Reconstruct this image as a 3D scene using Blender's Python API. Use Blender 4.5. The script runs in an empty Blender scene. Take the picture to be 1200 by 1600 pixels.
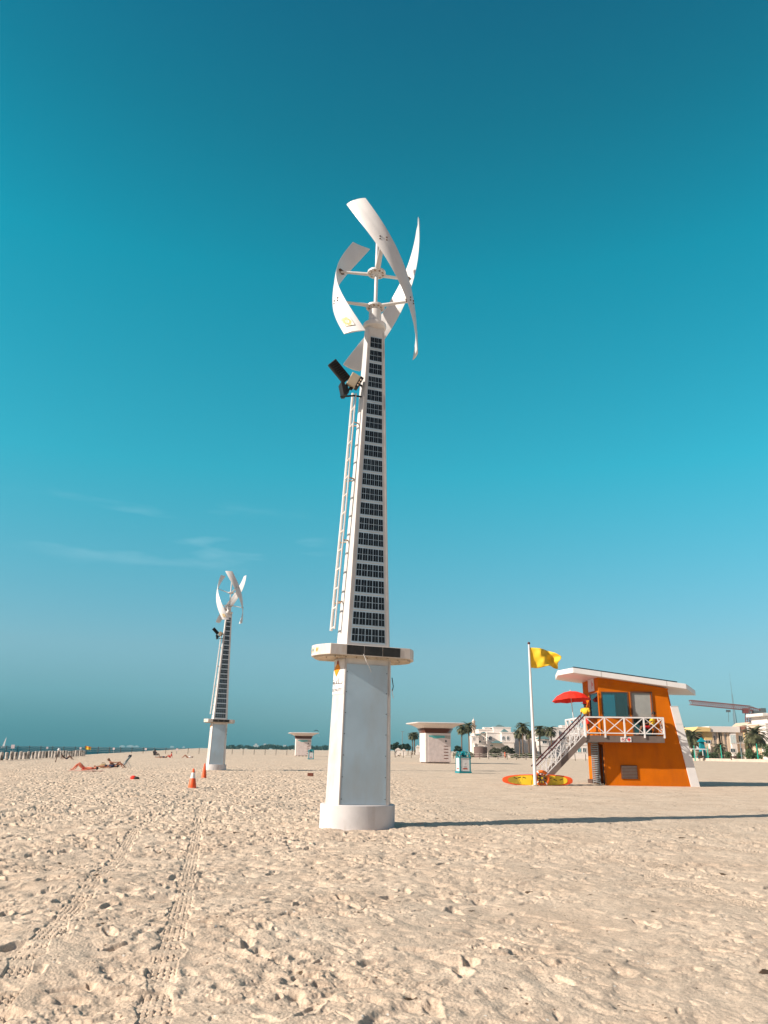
import bpy, bmesh, math, random
import numpy as np
from mathutils import Vector, Matrix, Euler
R = math.radians
random.seed(7)
S = bpy.context.scene
C = S.collection
# ------------------------------------------------------------------ camera, sky, sun, exposure
FPX, PITCH, ROLL, EYE = 1202.0, R(17.2), R(0.75), 1.6
cd = bpy.data.cameras.new('camera'); cam = bpy.data.objects.new('camera', cd); C.objects.link(cam)
cam.location = (0, 0, EYE)
cam.rotation_euler = (Matrix.Rotation(R(90) + PITCH, 3, 'X') @ Matrix.Rotation(ROLL, 3, 'Z')).to_euler()
cd.sensor_fit = 'VERTICAL'; cd.sensor_height = 24; cd.lens = 24 * FPX / 1600
cd.clip_start = 0.1; cd.clip_end = 30000
S.camera = cam
S.render.resolution_x, S.render.resolution_y = 768, 1024
S.view_settings.view_transform = 'Standard'; S.view_settings.look = 'None'
S.view_settings.gamma = 1; S.view_settings.exposure = 0.6
SUN_EL, SUN_TH = R(30), R(22.5)          # sun on the left, 22.5 degrees behind the picture plane
to_sun = Vector((-math.cos(SUN_TH) * math.cos(SUN_EL), -math.sin(SUN_TH) * math.cos(SUN_EL), math.sin(SUN_EL)))
sl = bpy.data.lights.new('sun', 'SUN'); sl.energy = 5.0; sl.angle = R(0.53); sl.color = (1.0, 0.90, 0.78)
so = bpy.data.objects.new('sun', sl); C.objects.link(so); so.rotation_euler = to_sun.to_track_quat('Z', 'Y').to_euler()
W = bpy.data.worlds.new('World'); S.world = W; W.use_nodes = True
nt = W.node_tree; nt.nodes.clear()
def wn(t, **k):
    n = nt.nodes.new(t)
    for a, b in k.items(): setattr(n, a, b)
    return n
wo = wn('ShaderNodeOutputWorld'); bg = wn('ShaderNodeBackground'); nt.links.new(bg.outputs[0], wo.inputs[0])
sky = wn('ShaderNodeTexSky', sky_type='NISHITA', sun_disc=False, sun_elevation=SUN_EL, sun_rotation=R(248))
sky.air_density = 1.0; sky.dust_density = 1.0; sky.ozone_density = 1.5
geo = wn('ShaderNodeNewGeometry'); sepw = wn('ShaderNodeSeparateXYZ')
tcw = wn('ShaderNodeTexCoord'); nt.links.new(tcw.outputs['Generated'], sepw.inputs[0])
rmp = wn('ShaderNodeValToRGB'); nt.links.new(sepw.outputs['Z'], rmp.inputs[0])
SKYRAMP = [(0.0, (0.30, 0.60, 0.84)), (0.04, (0.47, 0.63, 0.80)), (0.12, (0.52, 0.74, 0.78)), (0.34, (0.12, 1.19, 1.03)), (0.56, (0.0, 1.20, 1.01)), (0.69, (0.0, 0.88, 0.79)), (0.78, (0.0, 0.70, 0.71))]
els = rmp.color_ramp.elements
while len(els) < len(SKYRAMP): els.new(0.5)
for e, (p, c) in zip(els, SKYRAMP): e.position = p; e.color = (*c, 1)
mul = wn('ShaderNodeMix', data_type='RGBA', blend_type='MULTIPLY'); mul.inputs[0].default_value = 1
nt.links.new(sky.outputs[0], mul.inputs[6]); nt.links.new(rmp.outputs[0], mul.inputs[7])
# unseen sky behind the camera and overhead, tinted warm as added fill light
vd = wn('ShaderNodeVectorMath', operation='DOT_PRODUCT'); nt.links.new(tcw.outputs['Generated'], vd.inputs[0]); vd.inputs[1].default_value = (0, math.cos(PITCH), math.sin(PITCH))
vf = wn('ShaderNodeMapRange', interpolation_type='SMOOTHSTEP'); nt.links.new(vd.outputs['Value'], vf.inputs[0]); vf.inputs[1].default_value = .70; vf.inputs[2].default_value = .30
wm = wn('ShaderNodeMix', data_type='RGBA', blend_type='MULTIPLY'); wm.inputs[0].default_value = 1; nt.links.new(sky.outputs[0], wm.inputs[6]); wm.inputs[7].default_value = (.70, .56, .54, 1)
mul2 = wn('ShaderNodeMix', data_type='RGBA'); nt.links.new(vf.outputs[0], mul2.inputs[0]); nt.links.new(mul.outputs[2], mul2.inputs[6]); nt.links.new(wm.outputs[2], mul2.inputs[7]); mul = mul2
# thin wisps of cirrus, low on the left
mpw = wn('ShaderNodeMapping'); nt.links.new(tcw.outputs['Generated'], mpw.inputs[0])
mpw.inputs['Rotation'].default_value = (0, R(-9), 0); mpw.inputs['Scale'].default_value = (7, 7, 42)
nzw = wn('ShaderNodeTexNoise'); nzw.inputs['Scale'].default_value = 1.0; nzw.inputs['Detail'].default_value = 6
nt.links.new(mpw.outputs[0], nzw.inputs[0])
cr = wn('ShaderNodeMapRange'); cr.inputs[1].default_value = .56; cr.inputs[2].default_value = .78; cr.inputs[4].default_value = 0.17
nt.links.new(nzw.outputs[0], cr.inputs[0])
def band(axis, a, b, c, d):
    m1 = wn('ShaderNodeMapRange', interpolation_type='SMOOTHSTEP'); m1.inputs[1].default_value = a; m1.inputs[2].default_value = b
    m2 = wn('ShaderNodeMapRange', interpolation_type='SMOOTHSTEP'); m2.inputs[1].default_value = d; m2.inputs[2].default_value = c
    m = wn('ShaderNodeMath', operation='MULTIPLY')
    for q in (m1, m2): nt.links.new(sepw.outputs[axis], q.inputs[0])
    nt.links.new(m1.outputs[0], m.inputs[0]); nt.links.new(m2.outputs[0], m.inputs[1]); return m
def mulw(a, b):
    m = wn('ShaderNodeMath', operation='MULTIPLY'); nt.links.new(a.outputs[0], m.inputs[0]); nt.links.new(b.outputs[0], m.inputs[1]); return m
cw = mulw(mulw(band('Z', .20, .235, .26, .31), band('X', -.46, -.36, -.12, -.05)), cr)
mx = wn('ShaderNodeMix', data_type='RGBA', blend_type='MIX'); nt.links.new(cw.outputs[0], mx.inputs[0])
dk = band('Z', -.2, -.1, .0, .13); dx = wn('ShaderNodeMapRange', interpolation_type='SMOOTHSTEP'); nt.links.new(sepw.outputs['X'], dx.inputs[0])
dx.inputs[1].default_value = .30; dx.inputs[2].default_value = -.45; dkx = mulw(dk, dx)
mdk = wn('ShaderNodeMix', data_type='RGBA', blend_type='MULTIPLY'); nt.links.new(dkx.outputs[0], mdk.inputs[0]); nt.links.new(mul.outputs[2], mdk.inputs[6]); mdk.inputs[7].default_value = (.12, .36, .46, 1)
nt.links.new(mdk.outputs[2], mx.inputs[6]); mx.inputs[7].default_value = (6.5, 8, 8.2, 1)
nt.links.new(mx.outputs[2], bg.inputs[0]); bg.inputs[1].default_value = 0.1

# ------------------------------------------------------------------ where a sight line of the photograph meets the place
def sight(px, py):
    u, v = px - 600, py - 800; c, s = math.cos(ROLL), math.sin(ROLL)
    u, v = u * c + v * s, v * c - u * s
    return Vector((u, FPX * math.cos(PITCH) + v * math.sin(PITCH), FPX * math.sin(PITCH) - v * math.cos(PITCH)))
def G(px, py, z=0):
    r = sight(px, py); k = (z - EYE) / r.z; return Vector((r.x * k, r.y * k, z))
def P(px, py, Y):
    r = sight(px, py); k = Y / r.y; return Vector((r.x * k, Y, EYE + r.z * k))
# ------------------------------------------------------------------ materials
MATS = {}
def mat(name, col, rough=.6, metal=0, var=.12, vs=3.0, bump=0, bs=40, spec=.4, dirt=None, ds=2.0, stretch=(1, 1, 1), dth=(.55, .75)):
    if name in MATS: return MATS[name]
    m = bpy.data.materials.new(name); m.use_nodes = True; n = m.node_tree; b = n.nodes['Principled BSDF']
    b.inputs['Roughness'].default_value = rough; b.inputs['Metallic'].default_value = metal
    b.inputs['Specular IOR Level'].default_value = spec
    tc = n.nodes.new('ShaderNodeTexCoord'); mp = n.nodes.new('ShaderNodeMapping'); mp.inputs['Scale'].default_value = stretch
    n.links.new(tc.outputs['Object'], mp.inputs[0])
    nz = n.nodes.new('ShaderNodeTexNoise'); nz.inputs['Scale'].default_value = vs; nz.inputs['Detail'].default_value = 5
    n.links.new(mp.outputs[0], nz.inputs[0])
    mr = n.nodes.new('ShaderNodeMapRange'); mr.inputs[1].default_value = .3; mr.inputs[2].default_value = .7
    mr.inputs[3].default_value = 1 - var; mr.inputs[4].default_value = 1 + var * .6
    n.links.new(nz.outputs[0], mr.inputs[0])
    mm = n.nodes.new('ShaderNodeMix'); mm.data_type = 'RGBA'; mm.blend_type = 'MULTIPLY'; mm.inputs[0].default_value = 1
    mm.inputs[6].default_value = (*col, 1); n.links.new(mr.outputs[0], mm.inputs[7]); out = mm.outputs[2]
    if dirt:
        n2 = n.nodes.new('ShaderNodeTexNoise'); n2.inputs['Scale'].default_value = ds; n2.inputs['Detail'].default_value = 8; n2.inputs['Roughness'].default_value = .65
        mp2 = n.nodes.new('ShaderNodeMapping'); mp2.inputs['Location'].default_value = (7, 3, 9); mp2.inputs['Scale'].default_value = (1, 1, .35)
        n.links.new(tc.outputs['Object'], mp2.inputs[0]); n.links.new(mp2.outputs[0], n2.inputs[0])
        r2 = n.nodes.new('ShaderNodeMapRange'); r2.inputs[1].default_value = dth[0]; r2.inputs[2].default_value = dth[1]
        n.links.new(n2.outputs[0], r2.inputs[0])
        m2 = n.nodes.new('ShaderNodeMix'); m2.data_type = 'RGBA'; n.links.new(r2.outputs[0], m2.inputs[0])
        n.links.new(out, m2.inputs[6]); m2.inputs[7].default_value = (*dirt, 1); out = m2.outputs[2]
    n.links.new(out, b.inputs['Base Color'])
    if bump:
        nb = n.nodes.new('ShaderNodeTexNoise'); nb.inputs['Scale'].default_value = bs; nb.inputs['Detail'].default_value = 4
        n.links.new(mp.outputs[0], nb.inputs[0]); bp = n.nodes.new('ShaderNodeBump'); bp.inputs['Strength'].default_value = bump; bp.inputs['Distance'].default_value = .02
        n.links.new(nb.outputs[0], bp.inputs['Height']); n.links.new(bp.outputs[0], b.inputs['Normal'])
    MATS[name] = m; return m
def glass(name, col, alpha=.5):
    m = bpy.data.materials.new(name); m.use_nodes = True; n = m.node_tree; n.nodes.remove(n.nodes['Principled BSDF'])
    o = n.nodes['Material Output']; t = n.nodes.new('ShaderNodeBsdfTransparent'); g = n.nodes.new('ShaderNodeBsdfGlossy')
    t.inputs[0].default_value = (*col, 1); g.inputs['Roughness'].default_value = .03; g.inputs[0].default_value = (.8, .9, .9, 1)
    f = n.nodes.new('ShaderNodeFresnel'); f.inputs[0].default_value = 1.5; a = n.nodes.new('ShaderNodeMath'); a.operation = 'ADD'; a.inputs[1].default_value = alpha
    n.links.new(f.outputs[0], a.inputs[0]); x = n.nodes.new('ShaderNodeMixShader')
    n.links.new(a.outputs[0], x.inputs[0]); n.links.new(t.outputs[0], x.inputs[1]); n.links.new(g.outputs[0], x.inputs[2]); n.links.new(x.outputs[0], o.inputs[0])
    return m
white = mat('white_paint', (.62, .60, .585), .45, var=.08, bump=.05, dirt=(.44, .36, .29), ds=1.5, dth=(.52, .86))
blade_m = mat('blade_paint', (.63, .615, .61), .38, var=.05, dirt=(.62, .58, .55), ds=1.2, dth=(.5, .95))
concrete = mat('plinth_render', (.62, .60, .60), .75, var=.08, bump=.2, bs=60, dirt=(.42, .36, .31), ds=3, dth=(.50, .85))
plate = mat('grey_plate', (.45, .585, .68), .42, .15, var=.10, vs=1.2, dirt=(.38, .40, .40), ds=.9, dth=(.45, .85))
strip = mat('grey_trim', (.52, .49, .47), .5, .1)
ringm = mat('ring_paint', (.66, .60, .55), .6, var=.08, dirt=(.42, .33, .24), ds=4, dth=(.5, .85))
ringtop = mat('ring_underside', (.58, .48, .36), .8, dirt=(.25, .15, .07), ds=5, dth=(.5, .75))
cellm = mat('solar_cell', (.010, .014, .018), .25, .0, var=.4, vs=14, spec=.35)
busm = mat('cell_line', (.55, .58, .60), .4, .6)
alu = mat('aluminium', (.55, .57, .58), .35, .7)
black = mat('black_plastic', (.015, .014, .014), .6, var=.3, vs=20)
rust = mat('rusty_steel', (.34, .22, .13), .8, var=.5, vs=18, dirt=(.6, .55, .48), ds=9, dth=(.45, .6))
screen = mat('dark_screen', (.03, .024, .02), .25, var=.5, vs=6)
beige = mat('beige_box', (.62, .52, .38), .6)
orange = mat('orange_wall', (.56, .136, .002), .85, var=.08, vs=1.5, bump=.1, bs=30, spec=.12, dirt=(.40, .095, .008), ds=1.2, dth=(.48, .8))
brownf = mat('brown_frame', (.10, .048, .032), .5, var=.2)
fascia = mat('grey_fascia', (.15, .115, .10), .6, var=.15)
wwhite = mat('clean_white', (.70, .68, .67), .45, var=.04, dirt=(.6, .56, .52), ds=1.5, dth=(.62, .95))
maroon = mat('maroon_rail', (.09, .022, .022), .45)
red = mat('red_cloth', (.80, .028, .012), .7, var=.1)
redlight = mat('red_cloth_valance', (.85, .06, .02), .7)
yellow = mat('yellow_cloth', (.74, .46, .02), .7, var=.08, vs=6)
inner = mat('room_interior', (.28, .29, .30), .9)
glassm = glass('teal_glass', (.35, .72, .76), .10)
pglass = glass('window_glass', (.10, .22, .26), .35)
ltext = mat('lettering_grey', (.10, .09, .09), .6)
amber = mat('amber_logo', (.74, .27, .006), .5, var=.2, vs=8)
tan = mat('faded_sticker', (.66, .50, .27), .6, var=.3, vs=14, dirt=(.78, .74, .68), ds=16, dth=(.45, .6))
teal = mat('teal_paint', (.01, .23, .27), .45, var=.12)
brown = mat('brown_slats', (.17, .055, .032), .6, var=.25, vs=8)
kioskm = mat('kiosk_paint', (.68, .61, .575), .6, var=.06)
cone_o = mat('cone_orange', (.88, .115, .025), .5, var=.12, vs=8, dirt=(.6, .2, .1), ds=8)
reflect = mat('reflective_white', (.82, .80, .76), .4)
trunkm = mat('bark', (.16, .11, .075), .9, var=.4, vs=10, bump=.4, bs=20)
leafm = mat('leaf_green', (.075, .105, .045), .7, var=.55, vs=.9, spec=.2)
leafdark = mat('leaf_dark', (.045, .08, .058), .7, var=.5, vs=.7, spec=.2)
palmleaf = mat('palm_frond', (.115, .115, .06), .7, var=.5, vs=1.5, spec=.2)
villa_w = mat('villa_white', (.70, .64, .59), .8, var=.08, vs=.4)
villa_c = mat('villa_cream', (.62, .48, .35), .8, var=.08, vs=.4)
villa_y = mat('villa_yellow', (.68, .48, .21), .8, var=.08, vs=.4)
tealroof = mat('green_roof_tiles', (.11, .19, .19), .7, var=.2, vs=3)
# ------------------------------------------------------------------ mesh helpers
class MB:
    def __init__(s): s.v = []; s.f = []; s.m = []; s.mi = 0
    def add(s, vs, fs):
        o = len(s.v); s.v += [tuple(v) for v in vs]; s.f += [tuple(i + o for i in f) for f in fs]; s.m += [s.mi] * len(fs); return s
    def box(s, a, b, M=None):
        (x0, y0, z0), (x1, y1, z1) = a, b
        vs = [Vector(p) for p in ((x0, y0, z0), (x1, y0, z0), (x1, y1, z0), (x0, y1, z0), (x0, y0, z1), (x1, y0, z1), (x1, y1, z1), (x0, y1, z1))]
        if M: vs = [M @ v for v in vs]
        return s.add(vs, [(0, 3, 2, 1), (4, 5, 6, 7), (0, 1, 5, 4), (1, 2, 6, 5), (2, 3, 7, 6), (3, 0, 4, 7)])
    def bar(s, p, q, w, h=None, up=(0, 0, 1)):
        p, q = Vector(p), Vector(q); h = h or w; d = q - p; L = d.length; d.normalize(); up = Vector(up)
        if abs(d.dot(up)) > .98: up = Vector((0, 1, 0))
        a = d.cross(up).normalized(); b = a.cross(d).normalized()
        vs = [p + k * d * L + i * a * w / 2 + j * b * h / 2 for k in (0, 1) for i, j in ((-1, -1), (1, -1), (1, 1), (-1, 1))]
        return s.add(vs, [(0, 3, 2, 1), (4, 5, 6, 7), (0, 1, 5, 4), (1, 2, 6, 5), (2, 3, 7, 6), (3, 0, 4, 7)])
    def tube(s, pts, rad, n=10, cap=True):
        pts = [Vector(p) for p in pts]; k = len(pts)
        if not hasattr(rad, '__len__'): rad = [rad] * k
        rings = []; a = None
        for i, p in enumerate(pts):
            d = (pts[min(i + 1, k - 1)] - pts[max(i - 1, 0)]).normalized()
            if a is None: a = d.orthogonal().normalized()
            a = (a - d * a.dot(d)).normalized(); b = d.cross(a)
            rings.append([p + rad[i] * (math.cos(t) * a + math.sin(t) * b) for t in [2 * math.pi * j / n for j in range(n)]])
        return s.loft(rings, cap)
    def loft(s, rings, cap=True, closed=True):
        n = len(rings[0]); vs = [v for r in rings for v in r]; fs = []
        for i in range(len(rings) - 1):
            for j in range(n if closed else n - 1):
                fs.append((i * n + j, i * n + (j + 1) % n, (i + 1) * n + (j + 1) % n, (i + 1) * n + j))
        if cap: fs += [tuple(range(n))[::-1], tuple(range((len(rings) - 1) * n, len(rings) * n))]
        return s.add(vs, fs)
    def prism(s, poly, a, b, ax='y'):           # polygon in two coordinates pushed from a to b along ax
        def e(p, t): return {'y': (p[0], t, p[1]), 'x': (t, p[0], p[1]), 'z': (p[0], p[1], t)}[ax]
        return s.loft([[e(p, a) for p in poly], [e(p, b) for p in poly]])
    def sphere(s, c, r, n=12, m=8, sc=(1, 1, 1)):
        c = Vector(c); rings = []
        for i in range(m + 1):
            t = math.pi * (i + .02) / (m + .04); rings.append([c + Vector((sc[0] * r * math.sin(t) * math.cos(2 * math.pi * j / n), sc[1] * r * math.sin(t) * math.sin(2 * math.pi * j / n), sc[2] * r * math.cos(t))) for j in range(n)])
        return s.loft(rings)
    def build(s, name, mats, parent=None, smooth=False, bevel=0, loc=None):
        me = bpy.data.meshes.new(name); me.from_pydata(s.v, [], s.f)
        for m in (mats if isinstance(mats, (list, tuple)) else [mats]): me.materials.append(m)
        me.polygons.foreach_set('material_index', s.m)
        bm = bmesh.new(); bm.from_mesh(me); bmesh.ops.recalc_face_normals(bm, faces=bm.faces); bm.to_mesh(me); bm.free()
        if smooth:
            me.polygons.foreach_set('use_smooth', [True] * len(me.polygons)); me.set_sharp_from_angle(angle=R(38))
        o = bpy.data.objects.new(name, me); C.objects.link(o)
        if parent: o.parent = parent
        if loc is not None: o.location = loc
        if bevel:
            b = o.modifiers.new('bevel', 'BEVEL'); b.width = bevel; b.segments = 2; b.limit_method = 'ANGLE'
        return o
def tag(o, label=None, cat=None, group=None, kind=None):
    for k, v in (('label', label), ('category', cat), ('group', group), ('kind', kind)):
        if v: o[k] = v
    return o
def thing(name, label, cat, loc, rz=0, group=None, tilt=0):
    o = bpy.data.objects.new(name, None); C.objects.link(o); o.location = loc; o.rotation_euler = (0, tilt, rz); o.empty_display_size = .2
    return tag(o, label, cat, group)
def copy_tree(o, parent=None):
    c = o.copy(); C.objects.link(c); c.parent = parent
    for ch in [q for q in KIDS.get(o.name, [])] or list(o.children): copy_tree(ch, c)
    return c
KIDS = {}
def textmesh(s, size, font_align='LEFT'):
    cu = bpy.data.curves.new('t', 'FONT'); cu.body = s; cu.size = size; cu.align_x = font_align; cu.resolution_u = 3
    o = bpy.data.objects.new('t', cu); C.objects.link(o)
    me = bpy.data.meshes.new_from_object(o.evaluated_get(bpy.context.evaluated_depsgraph_get()))
    vs = [v.co.copy() for v in me.vertices]; fs = [tuple(p.vertices) for p in me.polygons]
    bpy.data.objects.remove(o); bpy.data.curves.remove(cu); bpy.data.meshes.remove(me); return vs, fs

# ------------------------------------------------------------------ sand: one polar sheet out to the horizon, with footprints and tyre tracks
rng = np.random.default_rng(11)
def fft_noise(n, size, lo, hi, seed):
    r = np.random.default_rng(seed); f = np.fft.fft2(r.standard_normal((n, n)))
    k = np.fft.fftfreq(n, size / n); kk = np.hypot(*np.meshgrid(k, k)); kk[0, 0] = 1e-6
    a = np.exp(-((np.log(1 / kk) - np.log(math.sqrt(lo * hi))) / (np.log(hi / lo) / 2)) ** 2)
    z = np.real(np.fft.ifft2(f * a)); return z / z.std()
NT, TS = 1200, 12.0
def dent(tile, x, y, ang, L, Wd, dep, rim):
    c = TS / NT; r = int(L * 1.6 / c); ix, iy = int(x / c), int(y / c)
    g = np.arange(-r, r + 1); X, Y = np.meshgrid(g * c, g * c); ca, sa = math.cos(ang), math.sin(ang)
    u = (X * ca + Y * sa) / (L / 2); w = (-X * sa + Y * ca) / (Wd / 2 * (1 + .18 * np.sign(u) * np.minimum(abs(u), 1)))
    d = np.sqrt(u * u + w * w); th = np.arctan2(w, u); d = d * (1 + .13 * np.sin(2 * th + ang * 5) + .10 * np.sin(3 * th + x * 9) + .07 * np.sin(7 * th + y * 7)); h = -dep / (1 + np.exp((d - .85) * 8)) + rim * np.exp(-((d - 1.25) / .28) ** 2)
    tile[np.ix_((iy + g) % NT, (ix + g) % NT)] += h
def make_tile(seed, nfoot):
    n1 = fft_noise(NT, TS, .45, 1.0, seed); n2 = fft_noise(NT, TS, .16, .34, seed + 1); n3 = fft_noise(NT, TS, .05, .12, seed + 2); n4 = fft_noise(NT, TS, .022, .045, seed + 5)
    patch = fft_noise(NT, TS, 1.5, 4, seed + 3)
    t = -.010 * np.sqrt(n1 * n1 + .15) + .008 * n1 - .012 * np.maximum(n2, 0) * (1 + .3 * patch) - .0050 * np.maximum(n3 - .5, 0) * np.clip(.9 + .8 * patch, .3, 2) + .0014 * n4
    r = random.Random(seed)
    for i in range(nfoot):
        x, y, a = r.uniform(0, TS), r.uniform(0, TS), r.gauss(0.4, 1.1)
        for k in range(r.choice([1, 1, 2, 5])):
            dent(t, x % TS, y % TS, a + r.gauss(0, .2), r.uniform(.24, .33), r.uniform(.10, .15), r.uniform(.018, .050), r.uniform(.003, .014))
            x += .62 * math.cos(a) + (.1 if k % 2 else -.1) * math.sin(a); y += .62 * math.sin(a)
    for i in range(nfoot * 6):
        dent(t, r.uniform(0, TS), r.uniform(0, TS), r.gauss(.2, .8), r.uniform(.05, .17), r.uniform(.025, .06), r.uniform(.010, .032), .003)
    return t - t.mean()
TILES = [make_tile(3, 200), make_tile(21, 170)]
def sample(t, x, y):
    fx = (x / TS * NT) % NT; fy = (y / TS * NT) % NT; ix = fx.astype(np.int32); iy = fy.astype(np.int32); a = fx - ix; b = fy - iy
    ix %= NT; iy %= NT; jx = (ix + 1) % NT; jy = (iy + 1) % NT
    return (t[iy, ix] * (1 - a) + t[iy, jx] * a) * (1 - b) + (t[jy, ix] * (1 - a) + t[jy, jx] * a) * b
def sstep(a, b, x): t = np.clip((x - a) / (b - a), 0, 1); return t * t * (3 - 2 * t)
BIG = fft_noise(512, 60, 3, 14, 99)
def big(x, y, s=60.0):
    fx = (x / s * 512) % 512; fy = (y / s * 512) % 512; ix = fx.astype(np.int32); iy = fy.astype(np.int32); a = fx - ix; b = fy - iy
    ix %= 512; iy %= 512; jx = (ix + 1) % 512; jy = (iy + 1) % 512
    return (BIG[iy, ix] * (1 - a) + BIG[iy, jx] * a) * (1 - b) + (BIG[jy, ix] * (1 - a) + BIG[jy, jx] * a) * b
def coast(y): return -22 - .22 * y
TRACKS = [([(-60, 1640), (20, 1530), (70, 1470), (112, 1425), (150, 1375), (182, 1338), (215, 1300), (250, 1270), (300, 1240)], .10, .9),
          ([(225, 1640), (243, 1560), (258, 1510), (274, 1455), (286, 1400), (297, 1345), (305, 1310), (312, 1275), (322, 1250)], .10, .9),
          ([(640, 1245), (720, 1270), (820, 1300), (960, 1335), (1240, 1390)], .16, .75), ([(640, 1232), (760, 1262), (900, 1290), (1060, 1315), (1240, 1340)], .16, .75),
          ([(600, 1222), (800, 1240), (1000, 1255), (1240, 1262)], .16, .75), ([(1240, 1440), (1060, 1375), (900, 1330), (760, 1295), (690, 1262)], .16, .75)]
def sand_height(x, y):
    d = np.hypot(x, y)
    rough = .62 + .56 * sstep(3.5, -3.5, x - .10 * (y - 8)) ; rough = np.clip(rough + .10 * big(x + 7, y), .15, 1.1)
    rough = rough * (1 - .80 * sstep(15, 22, y) * sstep(-1, 3, x))
    rough = rough * (1 - .55 * sstep(45, 90, d))
    c1, s1, c2, s2 = math.cos(.5), math.sin(.5), math.cos(-.9), math.sin(-.9)
    a = sample(TILES[0], x * c1 - y * s1, x * s1 + y * c1); b = sample(TILES[1], x * c2 - y * s2 + 3, (x * s2 + y * c2))
    w = sstep(-.5, .5, big(x * 1.7, y * 1.7)); t = a * w + b * (1 - w)
    z = t * rough * (.85 + .70 * sstep(9, 28, d))
    und = .045 * big(x, y) * (.4 + .6 * sstep(30, 4, d)) * sstep(3, 6, d + 3)
    und = und * (.35 + .65 * sstep(2, -4, x)); z = z + und
    # raked ripples on the flat right side
    z = z + .006 * np.sin((y * 1.0 + .22 * x + .5 * big(x, y)) * 2 * math.pi / .55) * sstep(18, 22, y) * sstep(0, 4, x) * sstep(90, 50, d)
    for pts, hw, amp in TRACKS:
        q = [G(*p) for p in pts]; cat = []
        for i in range(len(q) - 1):
            p0, p1, p2, p3 = q[max(i - 1, 0)], q[i], q[i + 1], q[min(i + 2, len(q) - 1)]
            for k in range(8):
                u = k / 8; cat.append(.5 * ((2 * p1) + (p2 - p0) * u + (2 * p0 - 5 * p1 + 4 * p2 - p3) * u * u + (3 * p1 - p0 - 3 * p2 + p3) * u ** 3))
        cat.append(q[-1]); L = 0; best = np.full(x.shape, 9.0); sa = np.zeros(x.shape)
        xs = [p.x for p in cat]; ys = [p.y for p in cat]
        sel = np.where((x > min(xs) - 1) & (x < max(xs) + 1) & (y > min(ys) - 1) & (y < max(ys) + 1)); sx, sy = x[sel], y[sel]
        bb = np.full(sx.shape, 9.0); ss = np.zeros(sx.shape)
        for i in range(len(cat) - 1):
            ax, ay, bx, by = cat[i].x, cat[i].y, cat[i + 1].x, cat[i + 1].y; l = math.hypot(bx - ax, by - ay)
            if l < 1e-6: continue
            t_ = np.clip(((sx - ax) * (bx - ax) + (sy - ay) * (by - ay)) / l / l, 0, 1)
            cx, cy = sx - ax - t_ * (bx - ax), sy - ay - t_ * (by - ay); dd = np.hypot(cx, cy); sg = np.sign((bx - ax) * cy - (by - ay) * cx)
            m = dd < np.abs(bb); bb = np.where(m, dd * sg, bb); ss = np.where(m, L + t_ * l, ss); L += l
        e = np.abs(bb) / hw * (1 + .16 * big(sx * 9, sy * 9)); inside = sstep(1.12, .92, e)
        col = np.floor((bb / hw + 1) * 2.2); lug = sstep(-.2, .35, np.sin(2 * math.pi * (ss / .075 + .42 * col + .25 * np.abs(bb) / hw))) * sstep(1.0, .85, e) * sstep(.06, .2, np.abs(((bb / hw + 1) * 2.2) % 1 - .5) * -1 + .5)
        brk = sstep(-.8, .5, big(ss * 17 + 5 + hw * 900, ss * 0 + 3 + len(pts))); inside = inside * (.30 + .62 * brk); ub = und[sel]
        prof = -.022 + .021 * lug * (.4 + .6 * brk) + .10 * (z[sel] - ub) + ub
        zz = z[sel] * (1 - inside * amp) + prof * inside * amp + .0025 * amp * brk * brk * np.exp(-((e - 1.3) / .22) ** 2)
        z[sel] = zz
    # sand banked against the mast's plinth, the sea edge
    e1 = np.hypot((x + .5) / 1.15, (y - 18.15) / 1.0); z = z + .02 * np.exp(-((e1 - .9) / .3) ** 2) * (x > .2)
    for (ox, oy, rx, ry) in ((13.0, 43.7, 4.2, 3.4), (-.5, 18.15, .9, .75)):
        k = sstep(1.25, .95, np.hypot((x - ox) / rx, (y - oy) / ry)); z = z * (1 - .85 * k) - (.03 * k if ry < 1 else 0)
    cs = coast(y); s = cs - x
    z = z + .12 * np.exp(-((s + 1) / 4) ** 2) * (d > 40)
    z = z - 3.2 * sstep(-2, 26, s) * (y > -400)
    return z
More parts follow.
